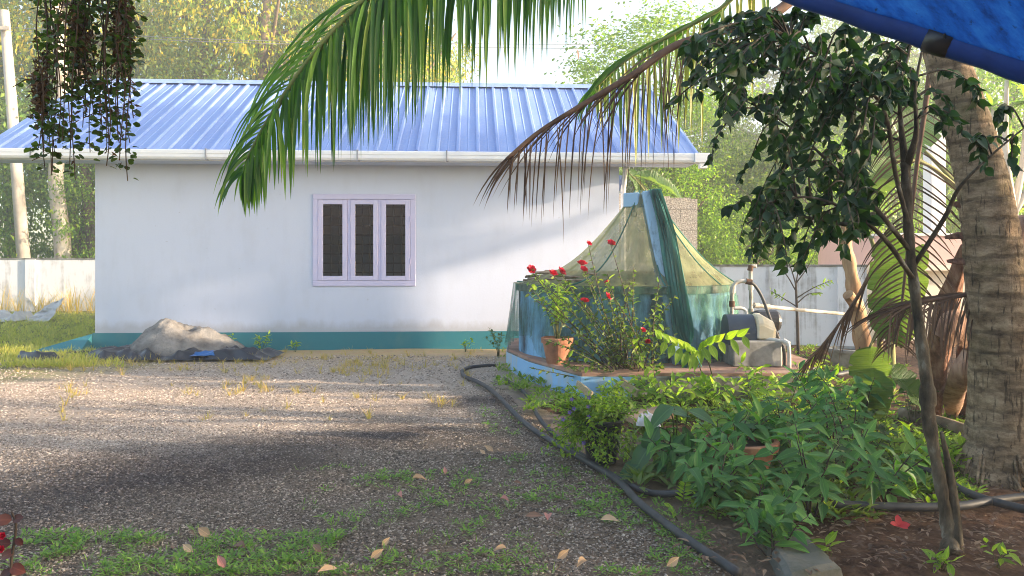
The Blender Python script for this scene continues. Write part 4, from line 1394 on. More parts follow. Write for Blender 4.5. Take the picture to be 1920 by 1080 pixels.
tag(MB().grid(heap, 56, 27, True).build('sand_heap', m_sand, smooth=True), 'heap of grey sand against the teal plinth of the outbuilding', 'sand heap')
m_bsheet = M('black_polythene', [(.008, .009, .013), (.02, .022, .032)], 2, rough=.28, spec=.55, bmp=.15, bscale=14)
m_bluesh = M('blue_polythene', [(.02, .10, .30), (.04, .16, .42)], 3, rough=.35)
m_wsheet = M('grey_white_plastic', [(.38, .37, .36), (.60, .59, .58)], 5, rough=.5, spec=.4)
crumple('plastic_sheet', 'black crumpled plastic sheet spread under and in front of the sand heap', 'plastic sheet', (-7.1, 11.9, -3.9, 12.8), m_bsheet, .22, 3, nu=120, nv=60, fold=1.7)
crumple('plastic_sheet', 'bunched end of black sheet lying on the ground away from the heap', 'plastic sheet', (-7.95, 11.85, -7.2, 12.3), m_bsheet, .2, 9, nu=40, nv=30, fold=2.0)
crumple('plastic_sheet', 'flat black sheet fold up against the teal ramp', 'plastic sheet', (-7.6, 12.5, -6.3, 12.85), m_bsheet, .09, 14, nu=50, nv=20)
crumple('plastic_scrap', 'small bright blue scrap of plastic on the black sheet', 'plastic scrap', (-5.15, 11.90, -4.78, 12.06), m_bluesh, .10, 4, hfun=lambda x, y: .07, nu=20, nv=12)
crumple('plastic_sack', 'flattened pale grey plastic sack lying in the grass by the white wall', 'sack', (-14.3, 19.4, -12.9, 20.4), m_wsheet, .35, 21, nu=40, nv=24, fold=1.6)
def upright(i, j):
    u, v = i / 20, j / 20
    z = .02 + v * .62 * (.55 + .45 * u) 
    return Vector((-12.75 + u * .6 + .12 * mnoise.noise((u * 4, v * 3, 1)) - .0 * v, 20.3 - .75 * (1 - v) + .14 * mnoise.noise((u * 5, v * 5, 7)), z))
tag(MB().grid(upright, 21, 21).build('plastic_sheet', m_wsheet, smooth=False), 'pale grey plastic sheet propped up in dry weeds by the white wall', 'plastic sheet')

# planks, white bag and slab by the pot
m_plank = M('weathered_plank', [(.28, .22, .12), (.45, .37, .24)], 7, stretch=(1, 6, 6), bmp=.2)
for a, b, lab in (((1082, 720), (1110, 742), 'weathered beige plank stub standing by the blue platform corner'), ((1165, 715), (1196, 738), 'weathered beige plank leaning down from the platform edge')):
    A, Bp = P(*a, 8.45), P(*b, 8.2)
    o = obox(A, Bp, Vector((0, 0, 1)), .09, .03, MB()).build('plank', m_plank, bevel=.004)
    tag(o, lab, 'plank', 'planks by the platform')
sl = P(1215, 785, 7.0)
tag(obox(sl + Vector((-.18, .1, -.02)), sl + Vector((.2, .2, .02)), Vector((0, 0, 1)), .05, .36, MB()).build('slab', M('clay_slab', [(.25, .16, .10), (.36, .25, .16)], 6, bmp=.2)), 'tilted brown clay slab lying among weeds near the black pot', 'slab')
crumple('plastic_bag', 'torn white plastic bag among the weeds behind the black pot', 'plastic bag', (1.12, 6.6, 1.34, 6.85), m_wsheet, .14, 31, hfun=lambda x, y: .12, nu=24, nv=20, fold=5)

# concrete kerb slab at the lower right
kb = [G(1400, 985), G(1455, 962), G(1592, 1088), G(1470, 1115)]
m_slab = wall_material('worn_slab', (.13, .13, .115), (.035, .045, .02), 0.9, (2.5, 2.5, 2.5), lo=.36, hi=.6, plaster=.5)
def slabf(i, j):
    u, v = i / 30, j / 12
    p = kb[0].lerp(kb[3], u).lerp(kb[1].lerp(kb[2], u), v)
    e = min(u * 30, (1 - u) * 30, v * 12, (1 - v) * 12)
    if e < .5:
        p = p + Vector((0, 0, -.1)) + Vector((mnoise.noise((p.x * 9, p.y * 9, 2)), mnoise.noise((p.x * 9, p.y * 9, 5)), 0)) * .02
    else:
        p = p + Vector((0, 0, .075 + .014 * mnoise.noise((p.x * 7, p.y * 7, 1)) - (.02 if e < 1.5 else 0)))
    return p
tag(MB().grid(slabf, 31, 13).build('kerb_slab', m_slab, smooth=False), 'mossy grey concrete slab edging the planting bed under leaves', 'kerb')

# ------------------------------------------------------------------ hoses on the ground
def ground_hose(label, pix, r, z=None, grp='black hoses on the ground'):
    pts = [G(*p) for p in pix]
    for p in pts:
        p.z = r + .012 + (.05 if p.x > edge_x(p.y) + .4 else .0) + random.uniform(0, .012)
    path = smooth_path(pts, 8)
    return tag(MB().tube(path, r, 10).build('hose', m_hose, smooth=True), label, 'hose', grp)
ground_hose('thick black hose looping out across the gravel and down to the frame bottom', [(930, 690), (905, 691), (880, 694), (867, 701), (872, 712), (898, 724), (928, 745), (985, 802), (1060, 852), (1150, 906), (1200, 958), (1285, 1022), (1385, 1092)], .026)
ground_hose('second black hose joining alongside from beneath the lime green pot plant', [(945, 716), (985, 745), (1010, 790), (1040, 825), (1100, 868), (1165, 912), (1230, 936), (1330, 944), (1390, 930)], .023)
ground_hose('black hose crossing the red earth behind the small tree trunk', [(1560, 975), (1640, 977), (1730, 980), (1800, 978), (1860, 968), (1990, 950)], .026)
ground_hose('black hose lying across another one near the palm trunk base', [(1690, 890), (1760, 915), (1800, 945), (1850, 965), (1930, 988)], .026)
ground_hose('short curved black hose in front of the low banana leaves', [(1545, 712), (1570, 716), (1600, 708)], .03)
# ------------------------------------------------------------------ coconut palm
def palm_bark():
    m, nt, bs, out = nodes_of('palm_bark')
    n1 = noise(nt, 7, 6, .7, stretch=(1, 1, 2.2))
    n2 = noise(nt, 2.2, 4, .6)
    c = ramp(nt, n1, [(.3, (.065, .043, .027)), (.5, (.25, .178, .112)), (.72, (.48, .365, .245))])
    moss = ramp(nt, n2, [(.52, (0, 0, 0)), (.70, (1, 1, 1))])
    c = mixc(nt, math_node(nt, 'MULTIPLY', moss, .55), c, (.085, .085, .03))
    wv = nt.nodes.new('ShaderNodeTexWave')
    wv.wave_type, wv.bands_direction = 'BANDS', 'Z'
    wv.inputs['Scale'].default_value = 2.3
    wv.inputs['Distortion'].default_value = 2.6
    wv.inputs['Detail'].default_value = 3
    wv.inputs['Detail Scale'].default_value = 1.6
    tcw = nt.nodes.new('ShaderNodeTexCoord')
    nt.links.new(tcw.outputs['Object'], wv.inputs['Vector'])
    ring = ramp(nt, wv.outputs['Fac'], [(.03, (1, 1, 1)), (.16, (0, 0, 0))])
    crack = ramp(nt, noise(nt, 9, 4, .6, stretch=(4.5, 4.5, .5)), [(.36, (1, 1, 1)), (.44, (0, 0, 0))])
    dk = math_node(nt, 'MAXIMUM', math_node(nt, 'MULTIPLY', math_node(nt, 'MULTIPLY', ring, math_node(nt, 'ADD', n2, .0)), .75), math_node(nt, 'MULTIPLY', crack, .7))
    c = mixc(nt, dk, c, (.022, .016, .012))
    nt.links.new(c, bs.inputs['Base Color'])
    bs.inputs['Roughness'].default_value = .95
    bs.inputs['Specular IOR Level'].default_value = .15
    h = math_node(nt, 'SUBTRACT', math_node(nt, 'ADD', noise(nt, 16, 5, .7, stretch=(2.2, 2.2, .6)), math_node(nt, 'MULTIPLY', n1, .6)), math_node(nt, 'MULTIPLY', dk, .45))
    bump(nt, bs, h, .7, .02)
    return m
m_palm = palm_bark()
PB = Vector((3.52, 5.45, 0))
palm = thing('coconut_palm', 'coconut palm with thick ringed trunk and fronds hanging across the top', 'palm tree', PB)
ax = smooth_path([PB + Vector((0, 0, -.05)), P(1882, 800, 5.42), P(1874, 600, 5.4), P(1852, 400, 5.4), P(1824, 270, 5.42), P(1784, 140, 5.45), P(1735, -20, 5.45), P(1690, -190, 5.45), P(1620, -370, 5.42)], 26)
def rad_at(z):
    r = np.interp(z, [0, .15, .45, 1.0, 1.6, 2.2, 3.0, 4.8], [.33, .275, .235, .208, .192, .165, .142, .12])
    return r
rads = []
acc = 0
ring_h = .12
for i, p in enumerate(ax):
    if i:
        acc += (p - ax[i - 1]).length
    ph_ = (acc / ring_h + .35 * math.sin(acc * 9)) % 1.0
    rads.append(rad_at(max(0, p.z)) * (1 + .022 * (1 - ph_) - (.022 if ph_ > .9 else 0)))
mb = MB().tube(ax, rads, 36)
mb.v = [tuple(Vector(v) + Vector((1, 1, 0)) * (.010 * mnoise.noise((v[0] * 14, v[1] * 14, v[2] * 5))) + Vector((0, 0, .02 * mnoise.noise((v[0] * 6, v[1] * 6, v[2] * 2))))) for v in mb.v]
mb.build('trunk', m_palm, palm, smooth=True)
rt = MB()
for k in range(70):
    a = random.uniform(0, 6.28)
    p = PB + Vector((math.cos(a), math.sin(a), 0)) * random.uniform(.24, .29) + Vector((0, 0, random.uniform(.05, .28)))
    q = PB + Vector((math.cos(a), math.sin(a), 0)) * random.uniform(.34, .44) + Vector((0, 0, .0))
    rt.tube([p, p.lerp(q, .5) + Vector((0, 0, .02)), q], [.012, .010, .006], 5)
rt.build('root', m_palm, palm)['kind'] = 'stuff'

lm_frond = leaf_mat('palm_leaflet', [(0, (.022, .07, .012)), (.45, (.055, .14, .018)), (.8, (.13, .24, .03)), (1, (.36, .36, .04))], .48, (1.9, 2.2, .5), rnd='object', rough=.4)
lm_frond_i = leaf_mat('palm_leaflet_row', [(0, (.022, .065, .016)), (.55, (.045, .12, .022)), (.88, (.09, .18, .03)), (1, (.30, .28, .04))], .42, (1.7, 2.1, .6), rough=.4)
lm_frond2 = leaf_mat('palm_leaflet_yellowing', [(0, (.05, .12, .03)), (.45, (.13, .19, .04)), (.75, (.32, .28, .05)), (1, (.42, .30, .05))], .45, (1.7, 2.0, .6), rnd='object', rough=.4)
lm_dry = leaf_mat('dry_palm_leaflet', [(0, (.045, .025, .018)), (.6, (.12, .07, .045)), (1, (.24, .16, .10))], .15, (1.5, 1.2, .8), rnd='object', rough=.6)
m_rach_g = M('green_rachis', [(.10, .14, .03), (.22, .22, .06)], 5, stretch=(1, 1, .3))
m_rach_d = M('dry_rachis', [(.07, .04, .028), (.22, .13, .085)], 6, stretch=(1, 1, .4))

def leaflet(parent, p, d0, L, Wd, grav, mat, nrm):
    V, Q = leaflet_vq(p, d0, L, Wd, grav, nrm)
    off = BASE[parent.name]
    m = mesh_np('leaflet', [v - off for v in V], Q, True)
    m.materials.append(mat)
    return link('leaflet', m, parent)

def leaflet_vq(p, d0, L, Wd, grav, nrm, segs=7):
    """a palm leaflet bending under its weight, folded along its midrib"""
    d = Vector(d0).normalized()
    pts = [Vector(p)]
    for k in range(segs):
        d = (d + Vector((0, 0, -grav / segs * (1 + k * .25)))).normalized()
        pts.append(pts[-1] + d * (L / segs))
    V, Q = [], []
    prof = np.interp(np.linspace(0, 1, segs + 1), [0, .12, .4, .75, 1], [.35, .9, 1, .62, .04])
    for i, q in enumerate(pts):
        t = (pts[min(i + 1, segs)] - pts[max(i - 1, 0)]).normalized()
        x = t.cross(nrm)
        if x.length < .05:
            x = t.cross(Vector((.3, .2, 1)))
        x.normalize()
        z = x.cross(t)
        w = Wd * prof[i] * .5
        for v in (q - x * w + z * w * .5, q, q + x * w + z * w * .5):
            V.append(v)
    for i in range(segs):
        a = i * 3
        Q += [(a, a + 1, a + 4, a + 3), (a + 1, a + 2, a + 5, a + 4)]
    return V, Q

def frond(parent, path, r0, r1, rmat, lmat, n, t0, Lfun, Wd, sides, ndroop, seed, jit=.12, name='frond', miss=0.0, t1=1.0, join=None):
    rs = random.Random(seed)
    path = smooth_path(path, 10)
    fo = MB().tube(path, lerp_list([r0, (r0 + r1) * .45, r1], len(path)), 7).build(name, rmat, parent, smooth=True)
    for s in sides:
        for k in range(n):
            if rs.random() < miss:
                continue
            t = t0 + (t1 - t0) * (k + rs.random() * .5) / n
            p, d = along(path, min(t, .999))
            sd_ = Vector(s['side'](t, p, d))
            dd = d * s['fwd'] + sd_ * s['out'] + Vector((rs.gauss(0, jit), rs.gauss(0, jit), rs.gauss(0, jit * .6)))
            L = Lfun(t) * rs.uniform(.74, 1.12)
            if join is not None:
                join.append(leaflet_vq(p, dd, L, Wd * rs.uniform(.75, 1.15), ndroop * s.get('g', 1) * rs.uniform(.75, 1.25), s.get('nrm', Vector((0, -1, .2)))))
                continue
            leaflet(fo, p, dd, L, Wd * rs.uniform(.75, 1.15), ndroop * s.get('g', 1) * rs.uniform(.75, 1.25), lmat, s.get('nrm', Vector((0, -1, .2))))
    if join is not None:
        off = np.array(BASE[fo.name])
        Vs, Qs, c = [], [], 0
        for V, Q in join:
            Vs.append(np.array(V) - off); Qs.append(np.array(Q) + c); c += len(V)
        m = mesh_np('leaflets', np.concatenate(Vs), np.concatenate(Qs), True)
        m.materials.append(lmat)
        link('leaflets', m, fo)['kind'] = 'stuff'
    return fo
crown_top = ax[-1]
# big green frond arching across the top towards the left
D1 = 4.0
path1 = [crown_top, P(1420, -310, 5.0), P(1250, -235, 4.7), P(1120, -190, 4.5), P(1000, -160, 4.35), P(880, -125, 4.2), P(770, -62, 4.1), P(680, 2, 4.02), P(585, 105, 3.92), P(515, 205, 3.85), P(470, 285, 3.8), P(455, 330, 3.78)]
Lf1 = lambda t: np.interp(t, [0, .27, .45, .545, .636, .727, .818, .909, 1.0], [.7, .86, .94, .92, .82, .62, .46, .32, .18])
frond(palm, path1, .035, .006, m_rach_g, lm_frond, 140, .30, Lf1, .023,
      [dict(side=lambda t, p, d: Vector((.25, -.4, -.35)), fwd=.22, out=1.0, g=1.5, nrm=Vector((.45, -1, 0)))], 1.5, 1, .13)
frond(palm, [p + Vector((0, .012, .006)) for p in path1], .012, .004, m_rach_g, lm_frond, 38, .58, lambda t: Lf1(t) * 1.1, .018,
      [dict(side=lambda t, p, d: Vector((-.62, .25, .30)), fwd=.75, out=1.0, g=.85, nrm=Vector((-.3, -1, .3)))], 1.3, 2, .12)
frond(palm, [p + Vector((0, .03, -.004)) for p in path1], .012, .004, m_rach_g, lm_frond_i, 125, .28, lambda t: Lf1(t) * .95, .022,
      [dict(side=lambda t, p, d: Vector((-.1, .5, -.5)), fwd=.25, out=1.0, g=1.5, nrm=Vector((-.4, -1, 0)))], 1.6, 12, .09, t1=.72, join=[])
# second green frond behind, yellowing underside
path2 = [crown_top, P(1560, -330, 6.0), P(1450, -110, 6.5), P(1370, 0, 6.6), P(1290, 50, 6.7), P(1215, 88, 6.8), P(1160, 125, 6.9), P(1112, 170, 7.0)]
Lf2 = lambda t: np.interp(t, [0, .3, .6, .8, 1.0], [.6, 1.0, 1.1, .9, .3])
frond(palm, path2, .035, .006, m_rach_g, lm_frond2, 34, .3, Lf2, .042,
      [dict(side=lambda t, p, d: Vector((.12, -.2, -.9)), fwd=.15, out=1.0, g=1.2, nrm=Vector((.3, -1, 0)))], 1.2, 3, .08)
frond(palm, [p + Vector((0, .012, .008)) for p in path2], .012, .004, m_rach_g, lm_frond, 26, .35, lambda t: Lf2(t) * .9, .036,
      [dict(side=lambda t, p, d: Vector((-.3, .3, .25)), fwd=1.0, out=.5, g=.7)], 1.1, 4, .10)
# dry brown frond
path3 = [crown_top, P(1590, -160, 5.1), P(1475, 8, 4.95), P(1340, 62, 4.8), P(1262, 88, 4.7), P(1190, 138, 4.6), P(1100, 192, 4.5), P(1010, 248, 4.45), P(950, 298, 4.4)]
Lf3 = lambda t: np.interp(t, [0, .4, .6, .85, 1.0], [.5, .85, .78, .66, .35])
frond(palm, path3, .045, .010, m_rach_d, lm_dry, 46, .42, Lf3, .011,
      [dict(side=lambda t, p, d: Vector((.05, -.1, -1.0)), fwd=.25, out=1.0, g=1.0, nrm=Vector((.6, -1, 0)))], 1.0, 5, .13)
frond(palm, [p + Vector((0, .02, .006)) for p in path3], .012, .006, m_rach_d, lm_dry, 26, .46, lambda t: Lf3(t) * .9, .011,
      [dict(side=lambda t, p, d: Vector((-.05, .3, .02)), fwd=1.0, out=.22, g=.55)], .9, 6, .07)
# dry hanging frond beside the trunk
df = thing('dry_palm_frond', 'dead palm frond hanging tip down like a fish bone behind the small tree', 'palm frond', P(1700, 560, 5.9))
path4 = [P(1752, 60, 6.0), P(1738, 180, 6.0), P(1718, 320, 5.95), P(1704, 450, 5.9), P(1692, 560, 5.9), P(1680, 650, 5.9)]
Lf4 = lambda t: np.interp(t, [0, .3, .6, 1.0], [.62, .70, .55, .25])
frond(df, path4, .026, .007, m_rach_d, lm_dry, 40, .18, Lf4, .015,
      [dict(side=lambda t, p, d: Vector((.85, -.1, -.05)), fwd=.42, out=1.0, g=.55),
       dict(side=lambda t, p, d: Vector((-.85, .1, -.05)), fwd=.30, out=1.0, g=.9)], .8, 7, .06)
df2 = thing('dry_palm_frond', 'withered brown frond sticking out sideways from the palm trunk at mid height', 'palm frond', P(1830, 552, 5.5))
path5 = [P(1850, 545, 5.45), P(1790, 556, 5.45), P(1730, 566, 5.4), P(1668, 584, 5.4)]
frond(df2, path5, .022, .008, m_rach_d, lm_dry, 34, .05, lambda t: .62 - .25 * t, .014,
      [dict(side=lambda t, p, d: Vector((.1, -.2, -.6)), fwd=.5, out=1.0, g=1.0),
       dict(side=lambda t, p, d: Vector((0, .2, .22)), fwd=.9, out=.6, g=.5)], .9, 8, .10)
df3 = thing('dry_palm_frond', 'broken brown frond end splayed down to the weeds under the sapling', 'palm frond', P(1500, 690, 7.5))
path6 = [P(1640, 500, 7.0), P(1600, 570, 7.1), P(1560, 625, 7.2), P(1510, 685, 7.3)]
frond(df3, path6, .022, .008, m_rach_d, lm_dry, 22, .1, lambda t: .6 - .2 * t, .014,
      [dict(side=lambda t, p, d: Vector((.1, -.2, -.4)), fwd=1.0, out=.4, g=.7), dict(side=lambda t, p, d: Vector((-.1, .2, .1)), fwd=1.0, out=.3, g=.5)], .8, 9, .10)

# dry sheaths leaning by the palm
m_sheath = M('dry_sheath', [(.06, .028, .02), (.22, .11, .07), (.40, .25, .18)], 9, 6, stretch=(1.6, 1.6, .22), rough=.85, bmp=.8, bscale=26, bdist=.02)
m_sheath2 = M('pale_dry_sheath', [(.14, .075, .05), (.33, .20, .14), (.48, .33, .24)], 8, 6, stretch=(1.6, 1.6, .25), rough=.85, bmp=.7, bscale=24, bdist=.02)
def sheath(label, path, w, mat, cup=.35, seed=0, wprof=(.3, 1, .85, .2), face=Vector((0, -1, 0))):
    path = smooth_path(path, 7)
    n = len(path)
    wp = lerp_list(wprof, n)
    nu = 11
    mbx = MB()
    def fn(i, j, lay):
        t = (path[min(j + 1, n - 1)] - path[max(j - 1, 0)]).normalized()
        x = t.cross(face).normalized()
        z = x.cross(t)
        u = i / (nu - 1) * 2 - 1
        e = .10 * w * mnoise.noise((u * 1.5, j * .35, seed))
        return path[j] + x * (u * w * wp[j] * .5) - z * (cup * w * wp[j] * (u * u) - e) + z * (lay * .008)
    mbx.grid(lambda i, j: fn(i, j, 0), nu, n)
    mbx.grid(lambda i, j: fn(i, j, 1), nu, n)
    return tag(mbx.build('dry_sheath', mat, smooth=True), label, 'dry leaf sheath', 'dry sheaths by the palm')
sheath('long red brown sheath leaning with its foot in the red earth beside the palm', [G(1762, 800) + Vector((0, 0, .03)), P(1768, 700, 6.9), P(1790, 580, 6.5), P(1812, 460, 6.2)], .26, m_sheath, .5, 1)
sheath('dark hollow sheath standing behind the leaning red brown one', [G(1788, 790) + Vector((0, 0, .03)), P(1795, 700, 7.1), P(1802, 610, 6.9)], .30, m_sheath, -.7, 2, (.7, 1, .9, .6))
sheath('broad pale flap of sheath folded over at the side of the palm trunk', [P(1835, 640, 6.2), P(1815, 620, 6.1), P(1795, 615, 6.0), P(1770, 640, 6.0)], .28, m_sheath2, .2, 3, (.8, 1, 1, .7))
sheath('pale curled sheath resting on the earth against the palm foot', [G(1812, 800) + Vector((0, .2, .02)), P(1815, 720, 6.3), P(1832, 650, 6.2)], .24, m_sheath2, .5, 4, (.3, 1, .9, .5))
for k, (a, b, lab) in enumerate((((1830, 395), (1780, 380), 'short ragged brown sheath flap sticking out of the trunk, topmost of three'), ((1835, 452), (1770, 445), 'short ragged brown sheath flap sticking out of the trunk, middle of three'), ((1838, 500), (1775, 490), 'short ragged brown sheath flap sticking out of the trunk, lowest of three'))):
    sheath(lab, [P(a[0], a[1] - 10, 5.5), P((a[0] + b[0]) / 2, a[1] - 14, 5.45), P(*b, 5.45)], .10, m_sheath, .3, 10 + k, (.9, 1, .8, .3), face=Vector((0, -.5, 1)))
sheath('orange brown curled sheath on the far side of the palm trunk', [P(1905, 520, 5.9), P(1912, 470, 5.85), P(1925, 430, 5.8), P(1950, 415, 5.8)], .22, m_sheath2, .5, 17, (.6, 1, 1, .6))
lg = [P(1690, 742, 7.4), P(1760, 768, 7.0), P(1815, 790, 6.6)]
for p in lg: p.z = .08
tag(MB().tube(smooth_path(lg, 5), .07, 10).build('log', m_bark, smooth=True), 'old log lying on the earth behind the small tree', 'log')

# brown broken trunk with stub
bk = thing('broken_trunk', 'peeling brown dead trunk with a sawn side stub before the blue tinted wall', 'tree trunk', G(1632, 735))
m_peel = M('peeling_bark', [(.09, .05, .03), (.27, .16, .085), (.46, .33, .20)], 6, stretch=(1, 1, .3), rough=.9, bmp=.6, bscale=18, dist=.4)
dd = G(1632, 735).y
path = smooth_path([G(1632, 735), P(1618, 650, dd), P(1604, 560, dd), P(1588, 470, dd), P(1578, 405, dd)], 7)
mb = MB().tube(path, [r * (1 + .12 * math.sin(i * 1.7)) for i, r in enumerate(lerp_list([.10, .10, .085, .07, .06], len(path)))], 14)
mb.v = [tuple(Vector(v) + Vector((.012, .012, .0)) * mnoise.noise((v[0] * 9, v[1] * 9, v[2] * 4))) for v in mb.v]
mb.build('trunk', m_peel, bk, smooth=True)
MB().tube([P(1612, 582, dd - .02), P(1600, 566, dd - .1), P(1590, 552, dd - .16)], [.07, .068, .066], 12).build('stub', m_peel, bk, smooth=False)
MB().tube(smooth_path([P(1612, 650, dd - .12), P(1610, 690, dd - .14), P(1606, 745, dd - .13)], 4), .008, 5).build('root', m_twig, bk)

# banana beside it
banana('banana_plant', 'young banana plant with one upright rolled leaf and low broad leaves', G(1668, 745), .75,
       [(P(1675, 640, 6.9), (-.08, -.1, 1.0), (-.55, -.8, 0), 1.05, .40), (P(1690, 650, 6.95), (.14, .05, 1.0), (-.8, -.6, 0), 1.0, .36),
        (P(1632, 650, 6.6), (-.10, -.30, -.9), (-.6, -.7, .3), .62, .36), (P(1665, 690, 6.5), (.45, -.2, -.45), (.1, -.6, .7), .5, .26)], .06)
pt2 = smooth_path([G(1650, 740), P(1648, 560, 7.2), P(1640, 470, 7.2), P(1615, 410, 7.2)], 6)
tag(MB().tube(pt2, lerp_list([.03, .016], len(pt2)), 7).build('banana_stalk', m_banstem, smooth=True), 'pale curved banana stalk rising beside the peeling trunk', 'stalk')
tb = G(1590, 690); 
pot('planter', 'low pale cement planter behind the broad banana leaves', Vector((tb.x, tb.y, .0)), .30, .30, m_conc, .05, 'planter')

# ------------------------------------------------------------------ small dark tree at the right
m_sbark = M('small_tree_bark', [(.02, .016, .011), (.06, .048, .032), (.115, .092, .062), (.28, .26, .21)], 13, 6, stretch=(1, 1, .45), rough=.9, bmp=.8, bscale=30, bdist=.015)
lm_fic = leaf_mat('dark_tree_leaf', [(0, (.010, .028, .010)), (.6, (.022, .055, .016)), (.9, (.04, .085, .022)), (1, (.12, .22, .03))], .34, (1.8, 2.4, .5), rnd='object', rough=.38)
lm_fic_i = leaf_mat('dark_tree_leaf_mass', [(0, (.010, .028, .010)), (.6, (.022, .055, .016)), (.9, (.04, .085, .022)), (1, (.10, .17, .03))], .28, (1.6, 2.2, .6), rough=.38)
TD = 4.05
TBp = G(1782, 1052); TBp.z = .04
tree = thing('small_tree', 'slender dark leaved tree with forked trunk overhanging the well side', 'tree', TBp)
mb = MB()
tk = smooth_path([TBp, P(1778, 990, TD), P(1762, 900, TD), P(1742, 790, TD), P(1738, 720, TD), P(1722, 600, TD + .05), P(1708, 480, TD + .1), P(1700, 380, TD + .1), P(1698, 305, TD + .1)], 8)
mb.tube(tk, [r * (1 + .10 * math.sin(i * .9) + .07 * math.sin(i * 2.3)) for i, r in enumerate(lerp_list([.050, .038, .031, .031, .041, .031, .026, .025, .029, .025], len(tk)))], 12)
mb.tube(smooth_path([TBp + Vector((.05, .02, 0)), P(1790, 960, TD), P(1780, 880, TD), P(1765, 810, TD)], 5), lerp_list([.034, .026, .010], 16), 8)
limbs = {
 'a': [P(1698, 312, TD + .1), P(1690, 240, TD + .1), P(1688, 170, TD), P(1706, 90, TD), P(1716, 10, TD)],
 'b': [P(1700, 310, TD + .1), P(1718, 250, TD), P(1716, 170, TD), P(1730, 90, TD), P(1750, 20, TD)],
 'c': [P(1706, 430, TD + .1), P(1680, 330, TD), P(1664, 230, TD - .1), P(1640, 180, TD - .2), P(1560, 120, TD - .2), P(1480, 70, TD - .1)],
 'd': [P(1706, 470, TD + .1), P(1650, 400, TD), P(1610, 360, TD + .1), P(1540, 290, TD + .3), P(1470, 230, TD + .4), P(1400, 190, TD + .5)],
 'e': [P(1712, 500, TD + .1), P(1770, 410, TD), P(1800, 350, TD - .1), P(1860, 290, TD - .2), P(1920, 240, TD - .2)],
 'f': [P(1710, 520, TD + .05), P(1660, 450, TD - .1), P(1600, 400, TD - .2), P(1520, 370, TD - .2), P(1440, 380, TD - .2)],
 'g': [P(1664, 230, TD - .1), P(1600, 200, TD + .2), P(1500, 150, TD + .3), P(1400, 100, TD + .3), P(1330, 80, TD + .4)],
 'h': [P(1640, 400, TD), P(1590, 420, TD + .1), P(1530, 410, TD + .2), P(1440, 400, TD + .3), P(1400, 420, TD + .3)],
}
LP = {}
for k, pts in limbs.items():
    pth = smooth_path(pts, 6)
    LP[k] = pth
    mb.tube(pth, lerp_list([.024 if k in 'ab' else .014, .012, .007, .004], len(pth)), 8)
mb.build('trunk', m_sbark, tree, smooth=True)
rs = random.Random(31)
twigs = []
def poly_in(x, y, poly):
    c = False
    for i in range(len(poly)):
        (x1, y1), (x2, y2) = poly[i], poly[i - 1]
        if (y1 > y) != (y2 > y) and x < (x2 - x1) * (y - y1) / (y2 - y1) + x1:
            c = not c
    return c
POLY = [(1282, 110), (1330, 40), (1430, 15), (1500, 20), (1640, 70), (1700, 110), (1712, 180), (1665, 215), (1640, 290), (1650, 360), (1635, 430), (1600, 455), (1520, 470), (1440, 475), (1375, 450), (1362, 400), (1400, 330), (1385, 290), (1430, 230), (1400, 190), (1340, 275), (1318, 250), (1375, 170), (1290, 165)]
for k in range(190):
    while True:
        x, y = rs.uniform(1280, 1740), rs.uniform(10, 478)
        if poly_in(x, y, POLY):
            break
    d = TD + rs.uniform(-.5, .75)
    e = P(x, y, d)
    best = min((p for pth in LP.values() for p in pth[4:]), key=lambda p: (p - e - Vector((.05, 0, .06))).length)
    best = Vector(best)
    mid = best.lerp(e, .5) + Vector((0, 0, .07))
    twigs.append(smooth_path([best, mid, e, e + (e - mid) * .4 + Vector((rs.uniform(-.06, .03), 0, rs.uniform(-.09, .03)))], 4))
for k in range(9):      # sprays on the right, in front of the palm
    e = P(rs.uniform(1750, 1915), rs.uniform(150, 350), TD + rs.uniform(-.4, .2))
    best = Vector(min((p for p in LP['e'] + LP['b']), key=lambda p: (p - e).length))
    twigs.append(smooth_path([best, best.lerp(e, .5) + Vector((0, 0, .06)), e, e + Vector((.02, 0, -.08))], 4))
tm = MB()
for s in twigs:
    tm.tube(s, lerp_list([.006, .0025], len(s)), 4)
tm.build('twig', m_sbark, tree)['kind'] = 'stuff'
lv = []
for s in twigs:
    n = rs.randint(11, 17)
    for k in range(n):
        p, d = along(s, min(.999, .25 + .75 * (k + rs.random()) / n))
        a = rs.uniform(0, 6.28)
        lv.append((p, Vector((math.cos(a) * .85, math.sin(a) * .85, rs.uniform(-.95, -.05))) + d * .5, p.y))
lv.sort(key=lambda q: q[2])
fic_m = leaf_meshes('leaf', PIPAL, lm_fic, 4, fold=.25, curl=.2)
for p, d, _ in lv[:298]:
    l = rs.uniform(.045, .100)
    a = rs.uniform(0, 6.28)
    leaf_obj(tree, fic_m, p, d, (math.cos(a), math.sin(a), .35), l, l * .55)
rest = lv[298:]
pp = np.array([q[0] for q in rest]); dq = np.array([q[1] for q in rest])
an = RNG.uniform(0, 6.28, len(rest))
ll = RNG.uniform(.045, .095, len(rest))
batch_obj('crown', leaf_template(PIPAL, .25, .2), pp, dq, np.stack([np.cos(an), np.sin(an), np.full(len(an), .35)], 1), ll, ll * .55, lm_fic_i, tree, stuff=True)

